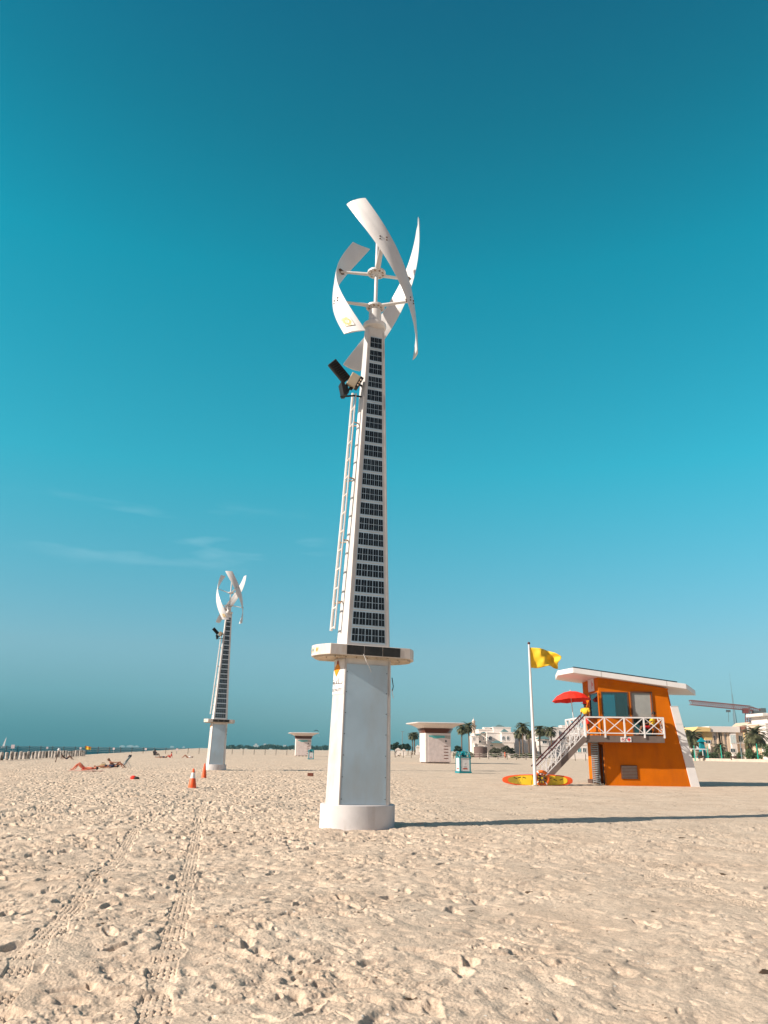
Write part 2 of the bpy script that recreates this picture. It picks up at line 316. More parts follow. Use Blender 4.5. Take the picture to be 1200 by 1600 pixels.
def make_sand():
    dep = np.arange(18.4, 4.57, -.0185); rad = list(EYE / np.tan(np.radians(dep))); rad += list(np.arange(rad[-1] + .08, 60, .11)) + list(np.arange(60.15, 120, .26)) + list(np.geomspace(121, 300, 90))
    rad = [.4, 1, 1.8, 2.6, 3.4, 4.2] + rad + list(np.geomspace(rad[-1] * 1.03, 6200, 34))
    slopes = np.arange(-.60, .6001, .00075); th = np.arctan(slopes); a0 = math.atan(.6)
    th = np.concatenate([th, np.linspace(a0, 2 * math.pi - a0, 120)[1:-1]]); nr, na = len(rad), len(th)
    rr = np.array(rad)
    X = rr[:, None] * np.sin(th)[None]; Y = rr[:, None] * np.cos(th)[None]
    Z = sand_height(X.ravel().copy(), Y.ravel().copy()); co = np.stack([X.ravel(), Y.ravel(), Z], 1)
    co = np.vstack([co, [[0, 0, 0]]]).astype(np.float32)
    i = np.arange(nr - 1)[:, None] * na; j = np.arange(na)[None]; jn = (j + 1) % na
    q = np.stack([i + j, i + na + j, i + na + jn, i + jn], -1).reshape(-1, 4)[:, ::-1]
    tri = np.stack([np.full(na, nr * na), np.arange(na), (np.arange(na) + 1) % na], 1)[:, ::-1]
    me = bpy.data.meshes.new('beach_sand'); me.vertices.add(len(co)); me.vertices.foreach_set('co', co.ravel())
    nl = q.size + tri.size; me.loops.add(nl); me.loops.foreach_set('vertex_index', np.concatenate([q.ravel(), tri.ravel()]).astype(np.int32))
    npoly = len(q) + len(tri); me.polygons.add(npoly)
    me.polygons.foreach_set('loop_start', np.concatenate([np.arange(len(q)) * 4, q.size + np.arange(len(tri)) * 3]).astype(np.int32))
    me.update(calc_edges=True); me.validate()
    me.polygons.foreach_set('use_smooth', [True] * len(me.polygons))
    if me.polygons[0].normal.z < 0: me.flip_normals()
    o = bpy.data.objects.new('beach_sand', me); C.objects.link(o); o['kind'] = 'structure'; return o
def sand_mat():
    m = bpy.data.materials.new('sand'); m.use_nodes = True; n = m.node_tree; b = n.nodes['Principled BSDF']; L = n.links.new
    b.inputs['Roughness'].default_value = .95; b.inputs['Specular IOR Level'].default_value = .1
    tc = n.nodes.new('ShaderNodeTexCoord')
    def noise(sc, det, ro=.6):
        t = n.nodes.new('ShaderNodeTexNoise'); t.inputs['Scale'].default_value = sc; t.inputs['Detail'].default_value = det; t.inputs['Roughness'].default_value = ro; L(tc.outputs['Object'], t.inputs[0]); return t
    r = n.nodes.new('ShaderNodeValToRGB'); L(noise(.9, 9).outputs[0], r.inputs[0])
    e = r.color_ramp.elements; e[0].position = .3; e[0].color = (.56, .43, .32, 1); e[1].position = .68; e[1].color = (.70, .56, .43, 1)
    g = n.nodes.new('ShaderNodeMapRange'); L(noise(160, 3, .8).outputs[0], g.inputs[0]); g.inputs[1].default_value = .3; g.inputs[2].default_value = .7; g.inputs[3].default_value = .72; g.inputs[4].default_value = 1.22
    mm = n.nodes.new('ShaderNodeMix'); mm.data_type = 'RGBA'; mm.blend_type = 'MULTIPLY'; mm.inputs[0].default_value = 1; L(r.outputs[0], mm.inputs[6]); L(g.outputs[0], mm.inputs[7])
    v = n.nodes.new('ShaderNodeTexVoronoi'); v.inputs['Scale'].default_value = 13; L(tc.outputs['Object'], v.inputs[0])     # shell grit, plus dark specks painted for shaded pockets and bits of weed
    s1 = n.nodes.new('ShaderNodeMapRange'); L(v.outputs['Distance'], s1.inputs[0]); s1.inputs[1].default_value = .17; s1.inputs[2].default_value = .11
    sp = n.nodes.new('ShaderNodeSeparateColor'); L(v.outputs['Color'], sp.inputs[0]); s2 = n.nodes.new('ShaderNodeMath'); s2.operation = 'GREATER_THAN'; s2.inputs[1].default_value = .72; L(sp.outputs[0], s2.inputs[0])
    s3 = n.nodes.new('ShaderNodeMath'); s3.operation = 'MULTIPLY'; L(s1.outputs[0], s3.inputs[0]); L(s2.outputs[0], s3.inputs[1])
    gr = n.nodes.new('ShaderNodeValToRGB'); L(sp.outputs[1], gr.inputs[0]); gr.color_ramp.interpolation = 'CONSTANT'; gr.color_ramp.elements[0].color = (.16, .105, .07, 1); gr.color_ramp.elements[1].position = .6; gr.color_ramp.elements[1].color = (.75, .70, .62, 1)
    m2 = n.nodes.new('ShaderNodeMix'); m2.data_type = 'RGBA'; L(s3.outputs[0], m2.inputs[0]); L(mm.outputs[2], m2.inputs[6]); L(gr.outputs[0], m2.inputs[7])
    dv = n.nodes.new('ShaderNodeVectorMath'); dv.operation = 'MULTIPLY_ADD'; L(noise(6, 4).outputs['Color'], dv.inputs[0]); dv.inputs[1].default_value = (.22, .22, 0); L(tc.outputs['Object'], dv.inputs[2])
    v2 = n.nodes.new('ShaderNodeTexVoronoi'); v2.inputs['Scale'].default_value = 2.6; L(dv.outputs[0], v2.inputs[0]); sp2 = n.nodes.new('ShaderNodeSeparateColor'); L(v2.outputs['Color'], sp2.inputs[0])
    th2 = n.nodes.new('ShaderNodeMapRange'); L(sp2.outputs[0], th2.inputs[0]); th2.inputs[1].default_value = .40; th2.inputs[2].default_value = 1; th2.inputs[3].default_value = .02; th2.inputs[4].default_value = .17      # size of each dark fleck, painted for small shaded pits and weed scraps
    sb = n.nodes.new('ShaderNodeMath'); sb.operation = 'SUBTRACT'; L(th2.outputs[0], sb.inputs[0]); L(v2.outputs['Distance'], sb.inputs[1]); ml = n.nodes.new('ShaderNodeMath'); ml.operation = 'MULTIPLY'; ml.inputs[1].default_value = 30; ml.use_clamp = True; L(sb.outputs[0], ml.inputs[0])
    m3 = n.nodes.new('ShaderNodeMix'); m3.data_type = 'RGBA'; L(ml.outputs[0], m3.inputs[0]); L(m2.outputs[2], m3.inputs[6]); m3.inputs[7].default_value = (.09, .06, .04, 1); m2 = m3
    g2 = n.nodes.new('ShaderNodeMapRange'); L(noise(30, 9, .85).outputs[0], g2.inputs[0]); g2.inputs[1].default_value = .34; g2.inputs[2].default_value = .56; g2.inputs[3].default_value = .62; g2.inputs[4].default_value = 1.08
    g3 = n.nodes.new('ShaderNodeMix'); g3.data_type = 'RGBA'; g3.blend_type = 'MULTIPLY'; g3.inputs[0].default_value = 1; L(m2.outputs[2], g3.inputs[6]); L(g2.outputs[0], g3.inputs[7])
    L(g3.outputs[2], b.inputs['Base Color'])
    b1 = n.nodes.new('ShaderNodeBump'); b1.inputs['Strength'].default_value = 1; b1.inputs['Distance'].default_value = .009; L(noise(22, 6, .7).outputs[0], b1.inputs['Height'])
    b2 = n.nodes.new('ShaderNodeBump'); b2.inputs['Strength'].default_value = .5; b2.inputs['Distance'].default_value = .04; L(noise(3.2, 3, .5).outputs[0], b2.inputs['Height']); L(b2.outputs[0], b1.inputs['Normal'])
    b3 = n.nodes.new('ShaderNodeBump'); b3.inputs['Strength'].default_value = .6; b3.inputs['Distance'].default_value = .008; L(noise(150, 3, .7).outputs[0], b3.inputs['Height']); L(b1.outputs[0], b3.inputs['Normal'])
    L(b3.outputs[0], b.inputs['Normal']); return m
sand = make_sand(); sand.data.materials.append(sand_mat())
# sea
sm = bpy.data.materials.new('sea_water'); sm.use_nodes = True; n_ = sm.node_tree; b_ = n_.nodes['Principled BSDF']
b_.inputs['Base Color'].default_value = (.001, .032, .042, 1); b_.inputs['Roughness'].default_value = .35; b_.inputs['Specular IOR Level'].default_value = .02
tc = n_.nodes.new('ShaderNodeTexCoord'); mp = n_.nodes.new('ShaderNodeMapping'); mp.inputs['Scale'].default_value = (.5, 1, 1); n_.links.new(tc.outputs['Object'], mp.inputs[0])
nz = n_.nodes.new('ShaderNodeTexNoise'); nz.inputs['Scale'].default_value = .35; nz.inputs['Detail'].default_value = 6; n_.links.new(mp.outputs[0], nz.inputs[0])
bp = n_.nodes.new('ShaderNodeBump'); bp.inputs['Strength'].default_value = 1; bp.inputs['Distance'].default_value = 1.2; n_.links.new(nz.outputs[0], bp.inputs['Height']); n_.links.new(bp.outputs[0], b_.inputs['Normal'])
m_ = MB(); m_.add([(-6200, -2000, -1), (600, -2000, -1), (600, 6200, -1), (-6200, 6200, -1)], [(0, 1, 2, 3)]); sea = m_.build('sea_water', sm); sea['kind'] = 'structure'
sea.data.flip_normals() if sea.data.polygons[0].normal.z < 0 else None

# ------------------------------------------------------------------ wind and solar masts
def section(L, T, e, n=7):                      # flat front on -Y side, arc ends, slightly rounded back; counter-clockwise from front-left
    pts = [(-L / 2, -T / 2), (L / 2, -T / 2)]
    for s in (1,):
        for i in range(1, n): t = i / n; pts.append((L / 2 + e * math.sin(math.pi * t), -T / 2 + T * t))
    pts += [(L / 2, T / 2), (-L / 2, T / 2)]
    for i in range(1, n): t = i / n; pts.append((-L / 2 - e * math.sin(math.pi * t), T / 2 - T * t))
    return pts
KEYS = [(0, 1.14, .88, .17), (3.6, 1.06, .80, .13), (3.75, 1.035, .72, .122), (8.2, .68, .50, .085), (12.3, .43, .33, .05)]
def sec(z):
    for a, b in zip(KEYS, KEYS[1:]):
        if z <= b[0] or b is KEYS[-1]:
            t = (z - a[0]) / (b[0] - a[0]); return [a[i] + (b[i] - a[i]) * t for i in (1, 2, 3)]
def turbine(label, loc, rz, top_az, tilt, detail=True, side_text=False, sc=1):
    t = thing('wind_turbine', label, 'wind turbine', loc, rz, 'solar and wind masts on the beach', tilt); t.scale = (sc,) * 3
    m = MB()                                    # plinth
    el = [(.84 * math.cos(a), .64 * math.sin(a)) for a in [2 * math.pi * i / 48 for i in range(48)]]
    m.prism(el, -.4, .46, 'z'); m.build('plinth', concrete, t, True, .012)
    m = MB(); m.loft([[(x, y, z) for x, y in section(*sec(z))] for z in (.44, 2.0, 3.62)]); m.build('mast_base', white, t, True)
    m = MB(); m.loft([[(x, y, z) for x, y in section(*sec(z))] for z in (3.80, 4.1, 6, 8.2, 10, 12.3)]); m.build('mast', white, t, True)
    # front service plate with screws and trim
    m = MB()
    for z0, z1 in ((.47, 3.45),):
        a, b = sec(z0), sec(z1)
        for s, w0, w1, mi in ((0, .47, .47, 0), ):
            q = [(-a[0] * w0, -a[1] / 2, z0), (a[0] * w0 * .94, -a[1] / 2, z0), (b[0] * w1 * .94, -b[1] / 2, z1), (-b[0] * w1, -b[1] / 2, z1)]
            m.loft([[(x, y - .003, z) for x, y, z in q], [(x, y - .016, z) for x, y, z in q]])
    m.build('service_plate', plate, t)
    for k in range(7):
        z = .58 + k * .45; a = sec(z)
        for s in (-.455, .425): m = MB(); m.sphere((a[0] * s, -a[1] / 2 - .017, z), .011, 6, 4); m.build('screw', black, t)
    m = MB()
    for s in (-1, 1):
        a, b = sec(.47), sec(3.6); m.bar((s * (a[0] / 2 - .012), -a[1] / 2 - .004, .47), (s * (b[0] / 2 - .012), -b[1] / 2 - .004, 3.6), .03, .03, (0, 1, 0))
        a, b = sec(3.9), sec(12.2); m.bar((s * (a[0] / 2 - .02), -a[1] / 2 - .003, 3.9), (s * (b[0] / 2 - .012), -b[1] / 2 - .003, 12.2), .035, .02, (0, 1, 0))
    m.build('edge_trim', strip, t)
    # ring shelf
    m = MB(); L, T, e = 1.90, 1.22, .27
    sc = section(L, T, e, 12); m.prism(sc, 3.62, 3.86, 'z'); ring = m.build('ring_shelf', [ringm], t, True, .01)
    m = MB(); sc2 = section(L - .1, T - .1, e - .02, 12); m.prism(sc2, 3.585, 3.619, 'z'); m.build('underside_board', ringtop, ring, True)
    for i, (x0, x1) in enumerate(((-.57, -.17), (-.155, .27), (.285, .70))):
        m = MB(); m.box((x0, -T / 2 - .008, 3.64), (x1, -T / 2 + .02, 3.845)); m.build('display_screen', alu if False else screen, ring)
    for k in range(16): m = MB(); m.sphere((-.95 + k * .125, (-.56 if k % 2 else -.30), 3.58), .022, 6, 4); m.build('rust_bolt', rust, ring)
    if detail:
        m = MB(); m.tube([(-.18, -T / 2 - .01, 3.66), (-.12, -T / 2 - .05, 3.5), (-.02, -T / 2 + .02, 3.38), (.05, -T / 2 + .10, 3.28)], .006, 6); m.build('loose_cable', wwhite, ring)
        m = MB(); a = sec(2.9); m.tube([(a[0] / 2 + .06, -a[1] / 2 + .03, 3.2), (a[0] / 2 + .085, -a[1] / 2, 3.0), (a[0] / 2 + .06, -a[1] / 2 - .01, 2.9)], .010, 6); m.build('loose_cable', black, t)
        m = MB(); m.bar((a[0] / 2 + .04, -a[1] / 2 - .02, 2.93), (a[0] / 2 + .085, -a[1] / 2 - .03, 2.74), .035, .01); m.build('cable_tag', wwhite, t)
    # emblem patches on the ring's left nose
    for k in range(3):
        m = MB(); ang = [.30, .44, .57][k]
        def nose(tt, z, o=.004): return (-L / 2 - (e + o) * math.sin(math.pi * tt), -T / 2 + T * tt, z)
        d = .045
        q = [nose(ang - d, 3.68), nose(ang + d, 3.68), nose(ang + d, 3.80), nose(ang - d, 3.80)]; q2 = [nose(ang - d * .45, 3.71, .008), nose(ang + d * .45, 3.71, .008), nose(ang + d * .45, 3.77, .008), nose(ang - d * .45, 3.77, .008)]
        m.add(q, [(0, 1, 2, 3)]); m.mi = 1; m.add(q2, [(0, 1, 2, 3)]); m.build('faded_emblem', [tan, teal if k == 1 else amber], ring)
    # solar panels
    z0, dz = 3.93, .3855
    for i in range(21):
        za, zb = z0 + i * dz + .012, z0 + (i + 1) * dz - .012
        def plane(z, o): a = sec(z); w = .405 - .065 * (z - 4) / 8.3; return a[0] * w, -a[1] / 2 - o
        m = MB(); wa, ya = plane(za, .012); wb, yb = plane(zb, .012)
        m.loft([[(-wa, ya + .02, za), (wa, ya + .02, za), (wb, yb + .02, zb), (-wb, yb + .02, zb)], [(-wa, ya, za), (wa, ya, za), (wb, yb, zb), (-wb, yb, zb)]])
        m.mi = 1; cols = 5 if i < 12 else 4
        if i > 17: cols = 3
        zc0, zc1 = za + .030, zb - .022
        for r_ in range(2):
            for c_ in range(cols):
                for h in range(2):                # each cell split by its bus line
                    u0, u1 = -1 + 2 * (c_ + .5 * h) / cols + .012, -1 + 2 * (c_ + .5 * (h + 1)) / cols - (.026 if h else .008); u0 += (.012 if h == 0 else 0)
                    a_, b_ = zc0 + (zc1 - zc0) * r_ / 2 + .006, zc0 + (zc1 - zc0) * (r_ + 1) / 2 - .006
                    w1, y1 = plane(a_, .0155); w2, y2 = plane(b_, .0155); m.add([(w1 * u0, y1, a_), (w1 * u1, y1, a_), (w2 * u1, y2, b_), (w2 * u0, y2, b_)], [(0, 1, 2, 3)])
        m.build('solar_panel', [plate, cellm], t)
    # head
    m = MB(); rings = []
    for z, r in ((12.30, .20), (12.36, .30), (12.42, .315), (12.47, .31), (12.50, .25), (12.52, .17), (12.90, .165), (12.93, .12)): rings.append([(r * math.cos(a), r * math.sin(a), z) for a in [2 * math.pi * i / 24 for i in range(24)]])
    m.loft(rings); m.build('turbine_head', blade_m, t, True)
    m = MB(); m.tube([(0, 0, 12.9), (0, 0, 15.15)], .048, 14); m.build('rotor_shaft', blade_m, t, True)
    for zh in (13.02, 14.10):
        m = MB(); m.tube([(0, 0, zh - .10), (0, 0, zh - .03)], [.09, .15], 20); m.tube([(0, 0, zh - .03), (0, 0, zh + .02)], .25, 24); m.tube([(0, 0, zh + .02), (0, 0, zh + .09)], .085, 16)
        m.mi = 1
        for k in range(9): a = k * 2 * math.pi / 9; m.sphere((.18 * math.cos(a), .18 * math.sin(a), zh - .035), .030, 6, 4)
        m.build('hub_plate', [blade_m, rust], t, True)
    RR, ZT, ZB, TW, CH = 1.13, 15.70, 11.66, R(128), .60
    def az(z, b): return top_az + b * 2 * math.pi / 3 + TW * (ZT - z) / (ZT - ZB)
    for b in range(3):
        m = MB(); rings = []; N = 44; K = 14
        for i in range(N + 1):
            z = ZT + (ZB - ZT) * i / N; a = az(z, b); ch = CH * (1 - .0 * i / N)
            ring_ = []
            for k in range(2 * K):
                if k < K: c = -1 + 2 * k / K; side = 1
                else: c = 1 - 2 * (k - K) / K; side = -1
                u = (c + 1) / 2; th_ = .055 * (1 - abs(c) ** 3) * (1.0 if u < .5 else .8)
                phi = a + c * ch / 2 / RR; rr = RR + side * th_ * .5 - c * ch / 2 * .09
                ring_.append((rr * math.cos(phi), rr * math.sin(phi), z))
            rings.append(ring_)
        m.loft(rings); bl = m.build('rotor_blade', blade_m, t, True, .004)
        for zh, zr in ((13.02, 12.86), (14.10, 14.38)):
            a = az(zr, b); ca, sa = math.cos(a), math.sin(a)
            m = MB(); d = Vector((ca * (RR - .05), sa * (RR - .05), zr)); p = Vector((ca * .2, sa * .2, zh))
            m.loft([[p + Vector((-sa, ca, 0)) * .075 * math.cos(q) + Vector((0, 0, 1)) * .038 * math.sin(q) for q in [2 * math.pi * j / 12 for j in range(12)]],
                    [d + Vector((-sa, ca, 0)) * .05 * math.cos(q) + Vector((0, 0, 1)) * .026 * math.sin(q) for q in [2 * math.pi * j / 12 for j in range(12)]]])
            m.build('strut', blade_m, t, True)
            m = MB()
            for s in (-1, 1): 
                c_ = Vector((ca, sa, 0)); tn = Vector((-sa, ca, 0))
                for q in (-.04, .04): m.sphere(Vector((0, 0, zr + q)) + c_ * (RR + .022 - s * .09 * .09) + tn * s * .09, .024, 6, 4)
                m.bar(Vector((0, 0, zr)) + c_ * (RR - .045) + tn * s * .13, Vector((0, 0, zr)) + c_ * (RR - .09), .10, .02)
            m.build('blade_bolt', mat('bolt_dark', (.10, .06, .045), .7), bl)
        if b == 2:                              # ghost of a square sticker near the foot of this blade
            m = MB(); zc = ZB + .33
            def onb(u, z, o): a = az(z, b) + u / RR; o = o + .022 - u * .09; return ((RR + o) * math.cos(a), (RR + o) * math.sin(a), z)
            for i in range(4):
                for j in range(4): m.add([onb(-.13 + .065 * i + (.0), zc - .15 + .075 * j, .024), onb(-.065 + .065 * i, zc - .15 + .075 * j, .024), onb(-.065 + .065 * i, zc - .075 + .075 * j, .024), onb(-.13 + .065 * i, zc - .075 + .075 * j, .024)], [(0, 1, 2, 3)])
            m.mi = 1
            for k in range(20):
                a0, a1 = 2 * math.pi * k / 20, 2 * math.pi * (k + 1) / 20
                m.add([onb(r_ * math.cos(q), zc + r_ * 1.1 * math.sin(q), .028) for r_, q in ((.055, a0), (.105, a0), (.105, a1), (.055, a1))], [(0, 1, 2, 3)])
            m.build('faded_sticker', [tan, mat('faded_ring', (.60, .40, .14), .6, var=.4, vs=20)], bl)
    # ladder on the left edge
    def lad(z, w): a = sec(z); return Vector((-a[0] / 2 - a[2] - .14, w, z))
    m = MB()
    for w, r_ in ((-.15, .020), (.17, .036)): m.tube([lad(4.25, w), lad(7.3, w), lad(10.45 if w > 0 else 10.30, w)], r_, 8)
    ladder = m.build('ladder', white, t, True)
    zz = 4.30
    while zz < 10.4:
        m = MB(); m.tube([lad(zz, -.15), lad(zz, .17)], .024, 8); m.build('rung', white, ladder, True); zz += .47
    for zz in (4.9, 6.4, 8.0, 9.5):
        for w in (-.15, .17): m = MB(); m.tube([lad(zz, w), lad(zz, w * .4) + Vector((.17, 0, .02))], .018, 6); m.build('ladder_bracket', rust, ladder)
    # floodlights and control box on an arm
    a = sec(10.6); xl = -a[0] / 2 - a[2]
    arm = MB(); arm.tube([(xl + .05, -.05, 10.59), (xl - .18, -.15, 10.59), (xl - .30, -.2, 10.36)], .03, 8); arm.tube([(xl + .03, -.1, 10.26), (xl - .2, -.15, 10.23), (xl - .55, -.1, 10.16)], .025, 8); arm.tube([(xl - .22, -.15, 10.61), (xl - .40, -.15, 10.26)], .025, 8)
    am = arm.build('light_arm', black, t, True)
    m = MB(); M = Matrix.Translation((xl - .26, -.22, 10.61)) @ Matrix.Rotation(R(24), 4, 'Y') @ Matrix.Rotation(R(10), 4, 'X'); m.box((-.12, -.10, -.17), (.12, .10, .17), M); cb = m.build('control_box', beige, am, False, .015)
    m = MB(); m.mi = 0; m.box((.11, -.12, -.15), (.20, .12, .17), M); m.mi = 1
    for q in (-.08, 0, .08): m.sphere(M @ Vector((.16, -.12, q)), .028, 8, 5)
    m.build('driver_housing', [black, rust], am)
    m = MB(); p, q = Vector((xl - .42, -.2, 10.59)), Vector((xl - .86, -.26, 11.00)); m.bar(p, q, .26, .12, (0, 1, .2)); fl = m.build('floodlight', mat('floodlight_fins', (.022, .017, .016), .75, var=.6, vs=40), am, False, .02)
    m = MB(); d = (q - p)
    for k in range(9): c = p + d * (.08 + .1 * k); m.bar(c + Vector((-.06, -.08, -.05)), c + Vector((.06, -.08, .05)), .012, .03, (0, 1, 0))
    m.build('cooling_fin', black, fl)
    m = MB(); M2 = Matrix.Translation((xl - .50, -.12, 10.36)) @ Matrix.Rotation(R(-14), 4, 'Y'); m.box((-.05, -.13, -.2), (.05, .13, .16), M2); m.box((.05, -.09, -.12), (.13, .09, .10), M2); m.build('floodlight', black, am, False, .01)
    # decal with the municipality's writing around the left edge of the base
    def lefts(s, z, o=.004):                    # s metres around the curved left end, measured back from the front-left corner
        L_, T_, e_ = sec(z); tt = s / 1.0 / T_; return Vector((-L_ / 2 - (e_ + o) * math.sin(math.pi * min(max(tt, 0), 1)) - o * .5, -T_ / 2 - o + (T_ + 2 * o) * tt, z))
    def wrap(vs, fs, mt, name, s_right, zb, o=.006, par=t):
        wmax = 0
        m = MB(); m.add([lefts(s_right - v.x, zb + v.y, o) for v in vs], fs); return m.build(name, mt, par)
    m = MB(); NS = 12
    for i in range(NS):
        for z_a, z_b in ((2.78, 2.95), (2.95, 3.15), (3.15, 3.35), (3.35, 3.56)):
            s0, s1 = .02 + .60 * i / NS, .02 + .60 * (i + 1) / NS; m.add([lefts(s0, z_a), lefts(s1, z_a), lefts(s1, z_b), lefts(s0, z_b)], [(0, 1, 2, 3)])
    dec = m.build('decal', wwhite, t, True)
    vs, fs = textmesh('MUNICIPALITY', .095, 'RIGHT'); wrap([Vector((v.x * .78, v.y, 0)) for v in vs], fs, ltext, 'lettering', .07, 2.845, .010, dec)
    st = MB()                                    # the Arabic word drawn as pen strokes
    def stroke(pl, w=.012):
        for p, q in zip(pl, pl[1:]):
            A, B = lefts(.07 - p[0], 3.015 + p[1], .010), lefts(.07 - q[0], 3.015 + q[1], .010); st.bar(A, B, w, .003, (-.8, -.6, 0))
    stroke([(0, .05), (0, .0), (-.06, 0), (-.10, 0), (-.10, .13)]); stroke([(-.10, 0), (-.14, .0)]); stroke([(-.15, .075), (-.17, .04), (-.18, .0), (-.235, .0)]); stroke([(-.17, 0), (-.15, 0)]); stroke([(-.24, .0), (-.26, 0), (-.26, .05)]); stroke([(-.26, 0), (-.31, 0), (-.33, .05), (-.36, .03), (-.35, 0), (-.31, .0)])
    for p in ((-.03, -.035), (-.245, -.035), (-.275, -.035), (-.335, .085), (-.36, .085)): stroke([p, (p[0] - .012, p[1])])
    st.build('arabic_lettering', ltext, dec)
    m = MB(); T_, R_, B_, L_ = (-.155, 3.49), (-.07, 3.36), (-.20, 3.17), (-.34, 3.34)
    def edge(z, side):
        for p, q in ((T_, side), (side, B_)):
            if q[1] <= z <= p[1]: return p[0] + (q[0] - p[0]) * (p[1] - z) / (p[1] - q[1])
        return B_[0]
    for i in range(8):
        za, zb = B_[1] + .32 * i / 8, B_[1] + .32 * (i + 1) / 8
        for j in range(5):
            f = lambda z, u: lefts(.07 - (edge(z, R_) + (edge(z, L_) - edge(z, R_)) * u), z, .009)
            m.add([f(za, j / 5), f(za, (j + 1) / 5), f(zb, (j + 1) / 5), f(zb, j / 5)], [(0, 1, 2, 3)])
    m.build('emblem', amber, dec)
    D = [(-.07, 3.22), (-.155, 3.355), (-.20, 3.30), (-.30, 3.20), (-.26, 3.09), (-.19, 3.05)]
    m = MB(); m.add([lefts(.07 - x, z, .013) for x, z in ((-.13, 3.45), (-.14, 3.53), (-.18, 3.53), (-.20, 3.45))], [(0, 1, 2, 3)]); m.build('emblem_tip', mat('emblem_red', (.28, .05, .03), .6), dec)
    if side_text:
        def rights(s, z, o=.004): L_, T_, e_ = sec(z); tt = s / T_; return Vector((L_ / 2 + (e_ + o) * math.sin(math.pi * min(max(tt, 0), 1)), -T_ / 2 + T_ * tt, z))
        m = MB()
        for z in (2.95, 3.1, 2.7):
            for k in range(5): s0 = .06 + k * .09; m.add([rights(s0, z), rights(s0 + .06, z), rights(s0 + .06, z + .07), rights(s0, z + .07)], [(0, 1, 2, 3)])
        m.build('lettering', ltext, t)
    return t
TRZ = R(18.5)
turbine('tall white solar mast with twisted wind rotor, nearest the camera on the sand', (-.5, 18.15, 0), TRZ, R(237) - TRZ, R(.9))
turbine('smaller looking white solar mast with twisted wind rotor, farther off behind two traffic cones', (-12.42, 60.9, -.02), TRZ, R(265) - TRZ, R(.9), False, True, .96)

# ------------------------------------------------------------------ figures: one skinned body each, clothes as children
def skinmesh(name, chains, m, parent, sub=1):
    vs, es, rs = [], [], []
    idx = {}
    for ch in chains:
        prev = None
        for key, p, r in ch:
            if key not in idx: idx[key] = len(vs); vs.append(p); rs.append(r)
            if prev is not None: es.append((prev, idx[key]))
            prev = idx[key]
    me = bpy.data.meshes.new(name); me.from_pydata(vs, es, []); o = bpy.data.objects.new(name, me); C.objects.link(o)
    sk = o.modifiers.new('skin', 'SKIN'); sk.branch_smoothing = .3
    for i, r in enumerate(rs): me.skin_vertices[0].data[i].radius = (r, r); me.skin_vertices[0].data[i].use_root = (i == 0)
    su = o.modifiers.new('sub', 'SUBSURF'); su.levels = su.render_levels = sub
    dg = bpy.context.evaluated_depsgraph_get(); nm = bpy.data.meshes.new_from_object(o.evaluated_get(dg)); bpy.data.objects.remove(o)
    nm.materials.clear(); nm.materials.append(m); nm.polygons.foreach_set('use_smooth', [True] * len(nm.polygons)); nm.name = name
    q = bpy.data.objects.new(name, nm); C.objects.link(q); q.parent = parent; return q
